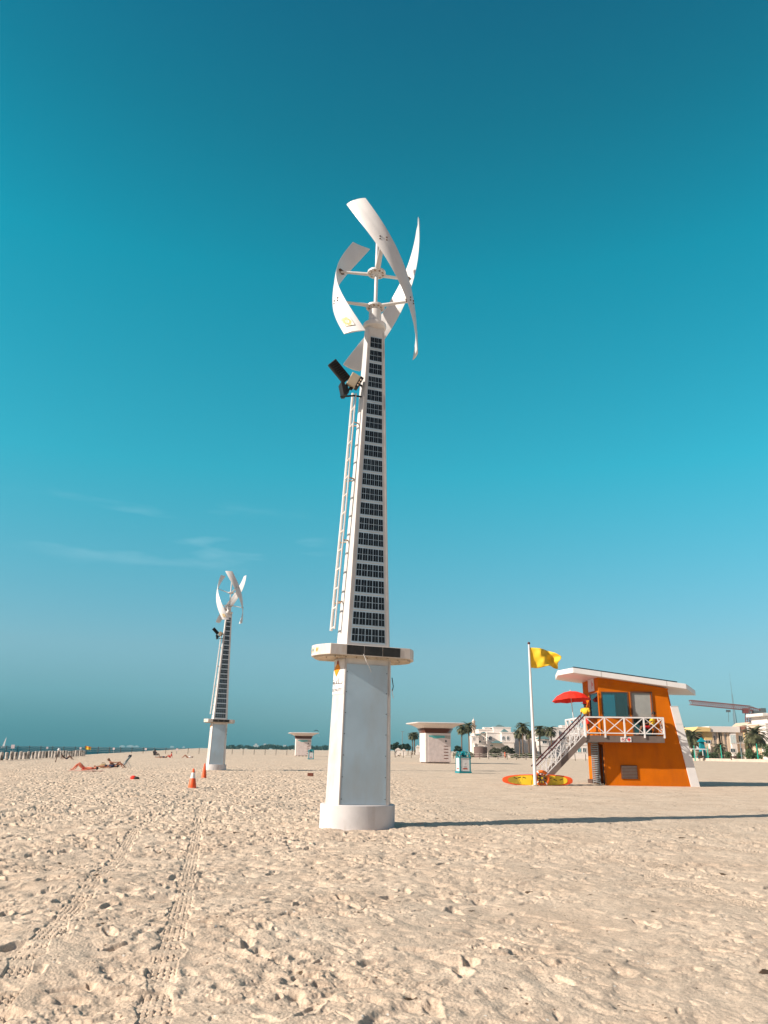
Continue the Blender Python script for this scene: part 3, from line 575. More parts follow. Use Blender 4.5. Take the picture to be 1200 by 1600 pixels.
def person(label, loc, rz, J, skinm, hairm, clothes, hat=None, group=None, sc=1):
    """J: joints pelvis, chest, neck, head, and pairs shoulder/elbow/hand, hip/knee/ankle/toe (L,R)"""
    t = thing('person', label, 'person', loc, rz, group); t.scale = (sc, sc, sc)
    V = {k: Vector(v) for k, v in J.items()}
    up = (V['head'] - V['neck']).normalized()
    ch = [[('p', V['pelvis'], .125), ('w', V['pelvis'].lerp(V['chest'], .45), .105), ('c', V['chest'], .135), ('n', V['neck'], .055), ('h0', V['head'] - up * .07, .07), ('h', V['head'], .088), ('h2', V['head'] + up * .08, .07)]]
    for s in 'LR':
        h = V['hand' + s]; d = (h - V['elbow' + s]).normalized(); side = d.orthogonal().normalized(); side2 = d.cross(side)
        ch.append([('c', V['chest'], .13), ('s' + s, V['sho' + s], .058), ('u' + s, V['sho' + s].lerp(V['elbow' + s], .5), .048), ('e' + s, V['elbow' + s], .038), ('wr' + s, h - d * .02, .026), ('pm' + s, h + d * .05, .034)])
        for k, (o_, l_) in enumerate(((-.030, .065), (-.011, .078), (.010, .074), (.029, .058))):
            b = h + d * .085 + side * o_; ch.append([('pm' + s, h, .03), ('f%d' % k + s, b, .010), ('g%d' % k + s, b + d * l_ * .5 + side2 * .012, .009), ('k%d' % k + s, b + d * l_ * .85 + side2 * .035, .008)])
        ch.append([('pm' + s, h, .03), ('t1' + s, h + d * .05 + side * .045, .011), ('t2' + s, h + d * .085 + side * .06, .009)])
        f = (V['toe' + s] - V['ank' + s]).normalized()
        ch.append([('p', V['pelvis'], .12), ('hp' + s, V['hip' + s], .088), ('th' + s, V['hip' + s].lerp(V['knee' + s], .5), .078), ('kn' + s, V['knee' + s], .055), ('ca' + s, V['knee' + s].lerp(V['ank' + s], .35), .055), ('an' + s, V['ank' + s], .036), ('to' + s, V['toe' + s], .032)])
    body = skinmesh('body', ch, skinm, t)
    fw = Vector(J.get('face', (0, -1, 0))).normalized(); sd = up.cross(fw).normalized()
    m = MB(); m.sphere(V['head'] + up * .035 - fw * .02, .103, 12, 8); hair = m.build('hair', hairm, t, True)
    m = MB()
    for s in (-1, 1): m.sphere(V['head'] + fw * .085 + sd * s * .032, .011, 6, 4)
    m.bar(V['head'] + fw * .087 - up * .05 - sd * .022, V['head'] + fw * .087 - up * .05 + sd * .022, .012, .008); m.build('face', mat('dark_feature', (.06, .025, .02), .5), body)
    m = MB(); m.tube([V['head'] + fw * .08 + up * .02, V['head'] + fw * .108 - up * .018], [.008, .016], 6)
    for s in (-1, 1): m.sphere(V['head'] + sd * s * .088, .022, 6, 4)
    m.build('nose_and_ears', skinm, body, True)
    for nm, keys, mt in clothes:
        if nm == 'shirt':
            c2 = [[('p', V['pelvis'] * .8 + V['chest'] * .2, .15), ('c', V['chest'], .155), ('n', V['chest'].lerp(V['neck'], .6), .09)]]
            for s in 'LR': c2.append([('c', V['chest'], .15), ('s' + s, V['sho' + s], .075), ('u' + s, V['sho' + s].lerp(V['elbow' + s], .75), .066)])
        else:
            c2 = [[('w', V['pelvis'].lerp(V['chest'], .2), .14), ('p', V['pelvis'], .145)]]
            for s in 'LR': c2.append([('p', V['pelvis'], .14), ('hp' + s, V['hip' + s], .105), ('th' + s, V['hip' + s].lerp(V['knee' + s], keys), .092)])
        skinmesh(nm, c2, mt, t)
    if hat:
        m = MB(); c = V['head'] + up * .06; q = up.to_track_quat('Z', 'Y').to_matrix().to_4x4(); M = Matrix.Translation(c) @ q
        prof = [(.20, -.015), (.19, 0), (.115, .01), (.105, .07), (.08, .11), (.03, .12)]
        m.loft([[M @ Vector((r * math.cos(a), r * math.sin(a), z)) for a in [2 * math.pi * i / 20 for i in range(20)]] for r, z in prof]); m.build('hat', hat, t, True)
    return t
STAND = dict(pelvis=(0, 0, .95), chest=(0, .0, 1.32), neck=(0, 0, 1.5), head=(0, -.01, 1.64), shoL=(.19, 0, 1.42), elbowL=(.25, .02, 1.14), handL=(.23, -.08, .90), shoR=(-.19, 0, 1.42), elbowR=(-.26, .0, 1.14), handR=(-.2, -.2, 1.02),
             hipL=(.1, 0, .88), kneeL=(.12, -.02, .49), ankL=(.13, .02, .08), toeL=(.15, -.15, .03), hipR=(-.1, 0, .88), kneeR=(-.12, -.03, .49), ankR=(-.12, .02, .08), toeR=(-.14, -.15, .03))
LIE = dict(pelvis=(0, 0, .13), chest=(.42, 0, .14), neck=(.62, 0, .14), head=(.76, 0, .16), face=(.1, 0, 1), shoL=(.52, .18, .13), elbowL=(.28, .30, .07), handL=(.02, .30, .05), shoR=(.52, -.18, .13), elbowR=(.25, -.30, .07), handR=(0, -.28, .05),
           hipL=(-.06, .1, .12), kneeL=(-.42, .12, .50), ankL=(-.68, .12, .08), toeL=(-.84, .12, .05), hipR=(-.06, -.1, .12), kneeR=(-.47, -.12, .42), ankR=(-.78, -.12, .07), toeR=(-.93, -.12, .07))
FLAT = dict(LIE, kneeL=(-.48, .13, .12), ankL=(-.90, .14, .08), toeL=(-.95, .16, .2), kneeR=(-.48, -.13, .10), ankR=(-.90, -.14, .08), toeR=(-.95, -.16, .2))
SIT = dict(pelvis=(0, 0, .15), chest=(.12, 0, .50), neck=(.13, 0, .68), head=(.10, 0, .82), face=(-1, 0, -.1), shoL=(.12, .19, .60), elbowL=(-.10, .24, .42), handL=(-.32, .15, .45), shoR=(.12, -.19, .60), elbowR=(.30, -.24, .35), handR=(.36, -.24, .06),
           hipL=(-.05, .1, .13), kneeL=(-.40, .13, .48), ankL=(-.62, .13, .08), toeL=(-.78, .13, .04), hipR=(-.05, -.1, .13), kneeR=(-.45, -.14, .35), ankR=(-.75, -.14, .08), toeR=(-.9, -.14, .04))
CHAIRSIT = dict(SIT, pelvis=(0, 0, .42), chest=(.16, 0, .78), neck=(.2, 0, .96), head=(.2, 0, 1.10), shoL=(.18, .19, .88), elbowL=(-.02, .26, .66), handL=(-.25, .22, .60), shoR=(.18, -.19, .88), elbowR=(-.02, -.26, .66), handR=(-.25, -.22, .60),
                hipL=(-.06, .1, .42), kneeL=(-.46, .12, .46), ankL=(-.56, .12, .08), toeL=(-.74, .12, .04), hipR=(-.06, -.1, .42), kneeR=(-.46, -.12, .46), ankR=(-.50, -.12, .08), toeR=(-.68, -.12, .04))
skA = mat('skin_tanned', (.36, .15, .085), .6); skB = mat('skin_sunburnt', (.55, .15, .08), .6); skC = mat('skin_dark', (.16, .075, .045), .6)
hairD = mat('hair_dark', (.015, .011, .01), .6); hairL = mat('hair_brown', (.16, .09, .045), .6); navy = mat('navy_cloth', (.012, .018, .05), .8); brightred = mat('swim_red', (.55, .02, .02), .8); pinkt = mat('towel_pink', (.72, .34, .27), .9); khaki = mat('khaki_cloth', (.34, .24, .12), .9)
# ------------------------------------------------------------------ lifeguard hut
HY = 42.0; HO = Vector((11.55, HY, 0))
hut = thing('lifeguard_hut', 'orange lifeguard hut with slanted white buttress, sloping white roof and white railed deck', 'lifeguard hut', HO)
def h(px, py, Y=HY): return P(px, py, Y) - HO
def hx(px, Y=HY): return P(px, 1150, Y).x - HO.x
def hz(py, px=960, Y=HY): return P(px, py, Y).z
zD = hz(1150); zS = hz(1121); zH = hz(1081); zD0 = hz(1160)
XL, XR0 = hx(940), hx(1072)                   # left corner, right foot
def xr(z): return XR0 - z * .172
XW1, XP0, XP1, XD = hx(943.5), hx(986.5), hx(989.5), hx(1021)
ROOFL = P(938, 1056, HY).z; ROOFR = P(1044, 1075, HY).z; xRr = h(1044, 1075).x
def zroof(x): return ROOFL + (ROOFR - ROOFL) * (x - XL) / (xRr - XL) - .03
DEP = 3.4
w = MB()
def wl(poly, a=0, b=.12): w.prism(poly, a, b)
XL0 = hx(943)
wl([(XL0, -.2), (XR0 + .03, -.2), (xr(zD), zD), (XL0, zD)])
wl([(XL, zD), (XP1, zD), (XP1, zS), (XL, zS)]); wl([(XL, zS), (XW1, zS), (XW1, zH), (XL, zH)]); wl([(XP0, zS), (XP1, zS), (XP1, zH), (XP0, zH)])
wl([(XD, zD), (xr(zD), zD), (xr(zH), zH), (XD, zH)]); wl([(XL, zH), (xr(zH), zH), (xRr, zroof(xRr)), (XL, zroof(XL))])
# back wall with a window opening
BW0, BW1 = hx(944, HY + DEP), hx(966, HY + DEP)
zb0, zb1 = hz(1124, 955, HY + DEP), hz(1084, 955, HY + DEP)
wl([(XL0, -.2), (XR0, -.2), (xr(zb0), zb0), (XL0, zb0)], DEP - .12, DEP); wl([(XL0, zb0), (BW0, zb0), (BW0, zb1), (XL0, zb1)], DEP - .12, DEP); wl([(BW1, zb0), (xr(zb0), zb0), (xr(zb1), zb1), (BW1, zb1)], DEP - .12, DEP); wl([(XL0, zb1), (xr(zb1), zb1), (xRr, zroof(xRr)), (XL0, zroof(XL0))], DEP - .12, DEP)
# left wall: doorway below, window above
def yl(y0, y1, z0, z1, x=XL0): w.box((x, y0, z0), (x + .12, y1, z1))
yl(2.55, DEP - .12, .22, zD0 - .1); yl(.12, .30, -.2, zD0 - .1); yl(.12, DEP - .12, zD0 - .1, zS)
yl(.12, .22, zS, zH, XL); yl(1.9, DEP - .12, zS, zH, XL); w.prism([(.12, zH), (DEP - .12, zH), (DEP - .12, zroof(XL)), (.12, zroof(XL))], XL, XL + .12, 'x')
# right slanted wall and room linings
w.add([(XR0 - .1, .12, -.2), (XR0 - .1, DEP - .12, -.2), (xRr - .1, DEP - .12, zroof(xRr)), (xRr - .1, .12, zroof(xRr)), (XR0 - .01, .12, -.2), (XR0 - .01, DEP - .12, -.2), (xRr - .01, DEP - .12, zroof(xRr)), (xRr - .01, .12, zroof(xRr))], [(0, 1, 2, 3), (4, 7, 6, 5), (0, 3, 7, 4), (1, 5, 6, 2)])
w.build('wall', orange, hut)
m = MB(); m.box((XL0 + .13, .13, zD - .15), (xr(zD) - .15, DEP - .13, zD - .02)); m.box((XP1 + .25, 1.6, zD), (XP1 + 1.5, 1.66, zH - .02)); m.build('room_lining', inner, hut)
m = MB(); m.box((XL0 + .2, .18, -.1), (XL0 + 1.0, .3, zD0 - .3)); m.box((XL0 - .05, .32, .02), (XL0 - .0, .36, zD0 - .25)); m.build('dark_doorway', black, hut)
m = MB()
for k in range(24): m.bar((XL0 - .08, .9 + .0, .12 + k * .095), (XL0 - .08, 2.3, .12 + k * .095), .03, .05)
m.bar((XL0 - .08, .9, 0), (XL0 - .08, .9, zD0 - .15), .05); m.bar((XL0 - .08, 2.3, 0), (XL0 - .08, 2.3, zD0 - .15), .05); m.build('shutter_door', mat('grey_shutter', (.30, .30, .30), .5, .4), hut)
m = MB(); m.box((XL0 - .1, 2.5, -.1), (XL0 + .14, DEP, .21)); m.build('footing', brownf, hut)
def winframe(name, a, b, ax, pos, t=.05, d=.05, mt=brownf, gl=glassm, mull=()):
    m = MB(); (u0, z0), (u1, z1) = a, b
    def bx(p, q): m.box((p[0], pos - d, p[1]), (q[0], pos + d * .3, q[1])) if ax == 'y' else m.box((pos - d, p[0], p[1]), (pos + d * .3, q[0], q[1]))
    bx((u0, z0), (u0 + t, z1)); bx((u1 - t, z0), (u1, z1)); bx((u0 + t, z0), (u1 - t, z0 + t)); bx((u0 + t, z1 - t), (u1 - t, z1))
    for q in mull: bx((q - t / 2, z0 + t), (q + t / 2, z1 - t))
    f = m.build(name, mt, hut)
    if gl:
        m = MB(); g0, g1 = pos - .012, pos - .004
        m.box((u0 + t, g0, z0 + t), (u1 - t, g1, z1 - t)) if ax == 'y' else m.box((g0, u0 + t, z0 + t), (g1, u1 - t, z1 - t)); m.build('pane', gl, f)
    return f
winframe('window', (XW1 + .002, zS), (XP0 - .002, zH), 'y', .03)
winframe('window', (.222, zS), (1.898, zH), 'x', XL + .03)
winframe('window', (BW0 + .003, zb0 + .003), (BW1 - .003, zb1 - .003), 'y', DEP - .03)
winframe('sliding_door', (XP1 + .002, zD + .004), (XD + .10, zH + .02), 'y', -.02, .06, .05, brownf, None)
m = MB(); m.box((XP1 + .04, -.0, zS), (XD, .01, zH - .05)); m.build('door_blind', mat('grey_blind', (.30, .31, .30), .8), hut)
# louvre, roof, buttress
lv = MB(); a, b = h(971, 1217), h(995, 1196); lv.box((a.x, -.05, a.z), (b.x, -.004, b.z)); lo = lv.build('louvre_vent', mat('louvre_frame', (.14, .05, .02), .6), hut)
m = MB()
for k in range(9): z = a.z + .05 + k * (b.z - a.z - .1) / 8; m.bar((a.x + .04, -.06, z), (b.x - .04, -.06, z), .03, .035)
m.build('louvre_slat', fascia, lo)
fl_, fr_ = P(895, 1043, HY - .45) - HO, P(1072, 1068.5, HY - .45) - HO; lt, rt = P(871, 1051, HY + 1.7) - HO, P(1086, 1076, HY + 1.7) - HO
def zr_(x): return fl_.z + (fr_.z - fl_.z) * (x - fl_.x) / (fr_.x - fl_.x)
plan = [(fl_.x, -.45), (fr_.x, -.45), (rt.x, 1.7), (fr_.x, DEP + .45), (fl_.x, DEP + .45), (lt.x, 1.7)]
m = MB(); m.loft([[(x, y, zr_(x) - .27) for x, y in plan], [(x, y, zr_(x)) for x, y in plan]]); roof = m.build('roof', wwhite, hut, False, .012)
m = MB()
for k in (.25, .72): x = fl_.x + (fr_.x - fl_.x) * (k if k < .5 else .828); m.box((x - .006, -.456, zr_(x) - .27), (x + .006, -.45, zr_(x)))
m.build('roof_joint', fascia, roof)
x0, x1 = fl_.x + .05, fr_.x - .4
for k in range(5):
    xa, xb = x0 + (x1 - x0) * k / 5 + .02, x0 + (x1 - x0) * (k + 1) / 5
    m = MB(); m.loft([[(xa, -.3, zr_(xa) + .02), (xb, -.3, zr_(xb) + .02), (xb, 2.9, zr_(xb) + .02), (xa, 2.9, zr_(xa) + .02)], [(xa, -.3, zr_(xa) + .075), (xb, -.3, zr_(xb) + .075), (xb, 2.9, zr_(xb) + .075), (xa, 2.9, zr_(xa) + .075)]]); m.build('roof_solar_panel', cellm, roof)
bt = h(1044, 1103); m = MB(); zt = bt.z
m.loft([[(XR0 + .005, -.05, -.1), (XR0 + .47, -.05, -.1), (XR0 + .47, DEP, -.1), (XR0 + .005, DEP, -.1)], [(xr(zt) + .005, -.05, zt), (xr(zt) + .40, -.05, zt), (xr(zt) + .40, DEP, zt), (xr(zt) + .005, DEP, zt)]]); bu = m.build('buttress', wwhite, hut, False, .01)
m = MB()
for z in (.95, 2.0, 3.1, 4.0): m.box((xr(z) + .006, -.056, z), (xr(z) + .45, -.049, z + .02))
m.build('panel_joint', alu, bu)
# deck
DF = -.85; DXL = hx(915, HY + DF); DXR = hx(1038, HY + DF)
m = MB(); m.box((DXL, DF, zD0), (DXR, -.002, zD)); m.box((DXL, -.002, zD0), (XL - .01, DEP, zD)); deck = m.build('deck', fascia, hut)
m = MB(); bs_ = [DXL + (DXR - DXL) * k / 4 for k in range(5)]; zT = hz(1120, 960, HY + DF); zB = zD + .12
def rail(p, q, mb):
    p, q = Vector(p), Vector(q); u = Vector((0, 0, 1)); A = zB - zD; T_ = zT - zD
    mb.bar(p + u * A, q + u * A, .05); mb.bar(p + u * (T_ - .03), q + u * (T_ - .03), .06, .07)
    mb.bar(p + u * A, q + u * (T_ - .05), .04); mb.bar(q + u * A, p + u * (T_ - .05), .035, .03)
def post(p, mb): mb.bar(Vector(p) - Vector((0, 0, .1)), Vector(p) + Vector((0, 0, zT - zD)), .07)
for k in range(5): post((bs_[k], DF - .04, zD), m)
for k in range(4): rail((bs_[k] + .03, DF - .04, zD), (bs_[k + 1] - .03, DF - .04, zD), m)
rail((DXR, DF, zD), (DXR, -.05, zD), m)
m.build('railing', wwhite, hut); m = MB(); m.bar((DXL - .05, DF - .04, zT + .005), (DXR + .03, DF - .04, zT + .005), .05, .02); m.build('handrail', maroon, hut)
m = MB(); yy = [.35, 1.4, 2.4, DEP]
for y in yy: post((DXL, y, zD), m)
for a_, b_ in zip(yy, yy[1:]): rail((DXL, a_ + .03, zD), (DXL, b_ - .03, zD), m)
post((XL - .05, DEP, zD), m); rail((DXL + .04, DEP, zD), (XL - .08, DEP, zD), m); m.build('railing', wwhite, hut)
for px, kind in ((973.5, 0), (982.5, 1)):
    a, b = h(px - 3.6, 1159.5, HY + DF), h(px + 3.6, 1152, HY + DF); m = MB(); m.box((a.x, DF - .03, a.z), (b.x, DF - .004, b.z)); sg = m.build('small_sign', wwhite, hut, False, .01)
    cx, cz = (a.x + b.x) / 2, (a.z + b.z) / 2; m = MB(); y = DF - .034
    if kind: m.box((cx - .085, y, cz - .028), (cx + .085, y + .004, cz + .028)); m.box((cx - .028, y - .003, cz - .085), (cx + .028, y, cz + .085)); m.build('red_cross', mat('sign_red', (.75, .02, .03), .5), sg)
    else:
        m.bar((cx - .06, y, cz + .06), (cx + .06, y, cz - .06), .02, .006, (0, 1, 0)); ring_ = [(cx + .085 * math.cos(q), y, cz + .085 * math.sin(q)) for q in [2 * math.pi * i / 16 for i in range(17)]]
        m.tube(ring_, .009, 5); m.mi = 1; m.box((cx - .04, y, cz - .02), (cx + .03, y + .002, cz + .03)); m.build('no_entry_mark', [mat('sign_red2', (.55, .12, .12), .5), ltext], sg)
m = MB(); zc = hz(1070.5, 927, HY + 1); m.box((XL - .05, .75, zc - .33), (XL - .004, 1.9, zc + .33)); sg = m.build('notice_board', wwhite, hut, False, .01)
m = MB(); m.box((XL - .056, .85, zc - .25), (XL - .051, 1.5, zc + .25)); m.build('notice_sheet', mat('pale_sheet', (.66, .70, .72), .5), sg); m = MB(); m.box((XL - .057, 1.02, zc - .20), (XL - .0565, 1.10, zc + .2)); m.box((XL - .057, .88, zc - .05), (XL - .0565, .98, zc + .1)); m.build('notice_print', brightred, sg)
# stairs
SX0, SZ0 = DXL, zD; SXB = DXL - zD * 1.04; YA, YB = DF, .22
def sp(t, y, dz=0): return Vector((SX0 + (SXB - SX0) * t, y, SZ0 * (1 - t) + dz))
m = MB()
for y in (YA, YB): m.bar(sp(0, y, -.12), sp(1, y, -.12), .06, .26)
stair = m.build('stair', fascia, hut)
for k in range(12):
    t_ = (k + .7) / 12.5; p = sp(t_, YA + .04); m = MB(); m.box((p.x - .13, YA + .04, p.z - .05), (p.x + .13, YB - .04, p.z - .01)); m.build('tread', fascia, stair)
m = MB()
for y in (YA, YB):
    for k in range(5): p = sp(k / 5 + .02, y); m.bar(p, p + Vector((0, 0, .95)), .05)
    for k in range(5):
        a_, b_ = k / 5 + .02, min(1, (k + 1) / 5 + .02)
        m.bar(sp(a_, y, .10), sp(b_, y, .90), .03); m.bar(sp(a_, y, .90), sp(b_, y, .10), .03); m.bar(sp((a_ + b_) / 2, y, .1), sp((a_ + b_) / 2, y, .9), .025)
    m.bar(sp(0, y, .10), sp(1, y, .10), .04); m.bar(sp(0, y, .85), sp(1, y, .85), .05)
m.build('stair_railing', wwhite, stair)
m = MB()
for y in (YA, YB): m.bar(sp(-.02, y, .99), sp(1.04, y, .99), .07, .06)
m.build('stair_handrail', maroon, stair)
# beach umbrella on the deck
ut = P(897.5, 1123, HY + 1.6); ut.z = zD; up_ = (P(891, 1080, HY + 1.6) - ut).normalized(); UL = (P(891, 1080, HY + 1.6) - ut).length
um = thing('beach_umbrella', 'red beach umbrella tilted on the lifeguard hut deck', 'umbrella', ut)
Mu = up_.to_track_quat('Z', 'Y').to_matrix().to_4x4()
Mu = Mu @ Matrix.Rotation(R(-4), 4, 'Y')
m = MB(); m.tube([(0, 0, 0), up_ * (UL + .08)], .022, 8); m.build('pole', wwhite, um, True)
m = MB(); rings = []
for r, z in ((.03, 0), (.40, -.07), (.78, -.24), (1.08, -.52)):
    rings.append([up_ * UL + Mu.to_3x3() @ Vector(((r * (1 if k % 2 == 0 else .955)) * math.cos(2 * math.pi * k / 16), r * (1 if k % 2 == 0 else .955) * math.sin(2 * math.pi * k / 16), z + (0 if k % 2 == 0 else .03 * r))) for k in range(16)])
m.loft(rings, False); can = m.build('canopy', red, um); so_ = can.modifiers.new('thick', 'SOLIDIFY'); so_.thickness = .008
m = MB()
for k in range(8):
    a_ = 2 * math.pi * k / 8; m.tube([up_ * (UL - .3), up_ * UL + Mu.to_3x3() @ Vector((.6 * math.cos(a_), .6 * math.sin(a_), -.19))], .008, 5)
m.build('rib', wwhite, um)
m = MB(); Mr = Mu.to_3x3()
for row, (w0, w1) in enumerate(((-.15, .12), (-.17, .17), (-.10, .18))):
    for k in range(4):
        x0_ = w0 + (w1 - w0) * k / 4; r0, r1 = .42 + .09 * row, .48 + .09 * row; zf = lambda r: -.07 - (r - .40) * .447 + .03
        m.add([up_ * UL + Mr @ Vector((x0_ + .1, -r0, zf(r0))), up_ * UL + Mr @ Vector((x0_ + .155, -r0, zf(r0))), up_ * UL + Mr @ Vector((x0_ + .155, -r1, zf(r1))), up_ * UL + Mr @ Vector((x0_ + .1, -r1, zf(r1)))], [(0, 1, 2, 3)])
m.build('white_print', wwhite, can)
p_ = P(917, 1150, HY + .9); person('lifeguard in red hat and yellow shirt standing on the deck beside the umbrella', (p_.x, p_.y, zD + .005), R(-40), STAND, skC, hairD, [('shirt', 0, yellow), ('shorts', .8, red)], red)
p_ = P(1017, 1150, HY - .35); person('dark haired lifeguard in yellow shirt sitting behind the deck railing', (p_.x, HY - .40, zD + .03), R(-10), CHAIRSIT, skC, hairD, [('shirt', 0, yellow), ('shorts', .8, brightred)], None)
ch = thing('deck_chair', 'dark chair under the seated lifeguard on the deck', 'chair', (p_.x, HY - .40, zD), R(-10)); m = MB(); m.box((-.45, -.22, .24), (.1, .22, .28)); m.build('seat', black, ch)
for sx in (-.42, .08):
    for sy in (-.2, .2): m = MB(); m.bar((sx, sy, 0), (sx, sy, .24), .03); m.build('leg', black, ch)
# flag pole
fp = G(836.5, 1228); pole = thing('flag_pole', 'tall white flag pole standing in the sand beside the life ring', 'flag pole', (fp.x, fp.y, 0)); zt = P(830, 1007, fp.y).z
m = MB(); m.tube([(0, 0, -.3), (0, 0, 3), (-.02, 0, zt)], [.085, .075, .045], 14); m.build('pole', wwhite, pole, True)
m = MB(); m.sphere((-.02, 0, zt + .06), .075, 12, 8); m.build('finial', maroon, pole, True); m = MB(); m.tube([(0, 0, .005), (0, 0, .05)], .17, 14); m.build('base_flange', rust, pole)
zf0, zf1 = P(833, 1044, fp.y).z, P(833, 1012.5, fp.y).z; fw = P(876, 1030, fp.y).x - fp.x
m = MB(); NX, NZ = 30, 16; vs = []
for i in range(NX + 1):
    for j in range(NZ + 1):
        u, v = i / NX, j / NZ; x = u * fw * (1 - .10 * (1 - v) * u) + .03 * math.sin(v * 9) * u * u; y = .20 * math.sin(u * 8.5 + v * 2.6) * min(1, u * 3) + .07 * math.sin(u * 17 - v * 9) * u
        z = zf0 + (zf1 - zf0) * v + .02 - .40 * u ** 2 * v + .05 * (1 - v) * u - (.10 * math.sin(u * 7 + .5)) * u * (1 - .6 * v); vs.append((x * (1 - .05 * (1 - v) * u * math.sin(3 * v)), y, z))
m.add(vs, [(i * (NZ + 1) + j, (i + 1) * (NZ + 1) + j, (i + 1) * (NZ + 1) + j + 1, i * (NZ + 1) + j + 1) for i in range(NX) for j in range(NZ)])
fl = m.build('flag', yellow, pole, True); fl['label'] = 'plain yellow flag flying to the right'; s_ = fl.modifiers.new('s', 'SOLIDIFY'); s_.thickness = .006
# rescue board on its edge and life ring
b0, b1 = G(785, 1228), G(895, 1228); bx0, bx1 = P(785, 1220, 41.0).x, P(895, 1220, 41.0).x
rb = thing('rescue_board', 'yellow rescue board with red rim standing on its edge behind the flag pole', 'rescue board', ((bx0 + bx1) / 2, 41.0, -.03))
Lb = (bx1 - bx0) / 2
def outl(s):
    pts = []
    for k in range(40):
        a_ = 2 * math.pi * k / 40; c_, s2 = math.cos(a_), math.sin(a_); ex = .5 if c_ < 0 else .32
        pts.append((Lb * s * (abs(c_) ** (.85 if c_ < 0 else .6)) * (1 if c_ > 0 else -1) * (1.0 if s == 1 else .985), .275 * s * (abs(s2) ** .75) * (1 if s2 > 0 else -1) + .28))
    return pts
m = MB(); m.loft([[(x, -.02, z * .94) for x, z in outl(.93)], [(x, .0, z) for x, z in outl(1)], [(x, .09, z) for x, z in outl(1)], [(x, .12, z) for x, z in outl(.93)]]); m.build('rim', mat('board_red', (.80, .10, .02), .4), rb, True)
m = MB(); m.prism([(x, z) for x, z in outl(.86)], -.032, -.024); m.build('face', mat('board_yellow', (.78, .56, .03), .4, var=.1, dirt=(.32, .24, .03), ds=1.1, dth=(.52, .56)), rb)
m = MB()
for k, (x, z) in enumerate(((-1.2, .40), (-1.0, .38), (-.75, .42), (.55, .36), (.8, .33), (1.1, .3))): m.bar((x, -.035, z), (x + .16, -.035, z + (.04 if k % 2 else -.05)), .035, .004, (0, 1, 0))
m.build('black_print', black, rb)
lr = thing('life_ring', 'orange life ring leaning against the foot of the flag pole', 'life ring', (P(847, 1215, 40.7).x, 40.7, .36))
m = MB(); m.tube([(.31 * math.cos(a_), .06 * math.sin(a_) , .31 * math.sin(a_)) for a_ in [2 * math.pi * i / 32 for i in range(33)]], .078, 10, False); m.build('ring', mat('ring_orange', (.85, .17, .02), .5), lr, True)
m = MB()
for a_ in (.6, 2.2, 3.8, 5.3): m.tube([(.31 * math.cos(a_ + q), .06 * math.sin(a_ + q), .31 * math.sin(a_ + q)) for q in (-.09, 0, .09)], .082, 10, False)
m.build('band', reflect, lr, True)
m = MB()
for k in range(9): a_ = k * .75; m.tube([(.24 * math.cos(a_), .03, .24 * math.sin(a_)), (.1 * math.cos(a_ + 1.9), .06, .1 * math.sin(a_ + 2)), (.24 * math.cos(a_ + 2.6), .03, .24 * math.sin(a_ + 2.6))], .022, 6)
m.build('coiled_rope', mat('rope_dark', (.10, .06, .05), .9), lr)

# ------------------------------------------------------------------ kiosks
def rrect(a, b, r, z, n=4):
    pts = []
    for cx, cy, st_ in ((a - r, b - r, 0), (-a + r, b - r, 90), (-a + r, -b + r, 180), (a - r, -b + r, 270)):
        for k in range(n + 1): t_ = R(st_ + 90 * k / n); pts.append((cx + r * math.cos(t_), cy + r * math.sin(t_), z))
    return pts
def kiosk(label, loc, rz, sc):
    k_ = thing('changing_kiosk', label, 'kiosk', loc, rz, 'beach changing kiosks'); k_.scale = (sc, sc, sc * 1.13)
    A, B = 1.83, 1.5; m = MB(); m.box((-A, -B, .12), (A, B, 3.55)); body = m.build('body', kioskm, k_, False, .02)
    for sx in (-A + .3, -A + 1, 0, A - 1, A - .3):
        m = MB(); m.box((sx - .12, -B + .1, -.1), (sx + .12, B - .1, .119)); m.build('foot', brownf, k_)
    m = MB(); m.box((-A + .45, -B - .03, .2), (A - .02, -B - .004, 3.3)); m.build('door_panel', mat('door_pinkish', (.70, .61, .58), .6), k_)
    for q in range(5):
        m = MB(); m.box((.80, -B - .05, .55 + q * .36), (1.42, -B - .031, .63 + q * .36)); m.build('slot', brown, k_)
    m = MB(); m.tube([(1.11, -B - .03, 2.62), (1.11, -B - .05, 2.62)], .13, 16); m.build('round_sign', ltext, k_)
    m = MB(); m.prism([(-A + .45, 3.27), (-A + .45, 3.12), (-A + .9, 3.05), (-A + 1.2, 2.92), (-.2, 2.9), (.4, 2.98), (.95, 2.98), (.95, 3.27)], -B - .045, -B - .031); m.build('teal_wave', mat('wave_teal', (.10, .42, .42), .5), k_)
    m = MB(); m.prism([(.97, 3.27), (.97, 2.98), (1.72, 2.85), (1.72, 3.27)], -B - .045, -B - .031); m.build('grey_wave', mat('wave_grey', (.38, .36, .33), .5), k_)
    m = MB(); m.tube([(1.55, -B - .03, 1.1), (1.6, -B - .1, 1.15), (1.6, -B - .1, 1.55), (1.55, -B - .03, 1.6)], .02, 6); m.build('handle', alu, k_)
    for q in range(5):
        m = MB(); s_ = .02 + q * .06; m.box((-A - s_, -B - s_, 3.56 + q * .115), (A + s_, B + s_, 3.635 + q * .115)); m.build('slat_band', brown, k_)
    m = MB(); prof = [(A + .30, B + .30, 4.14), (A + .55, B + .5, 4.28), (A + .95, B + .85, 4.48), (A + 1.5, B + 1.25, 4.62), (A + 1.72, B + 1.4, 4.66), (A + 1.75, B + 1.42, 4.74), (A + 1.6, B + 1.3, 4.80), (A - .5, B - .4, 4.86)]
    m.loft([rrect(a_, b_, .4, z) for a_, b_, z in prof]); m.build('flared_roof', kioskm, k_, True)
    return k_
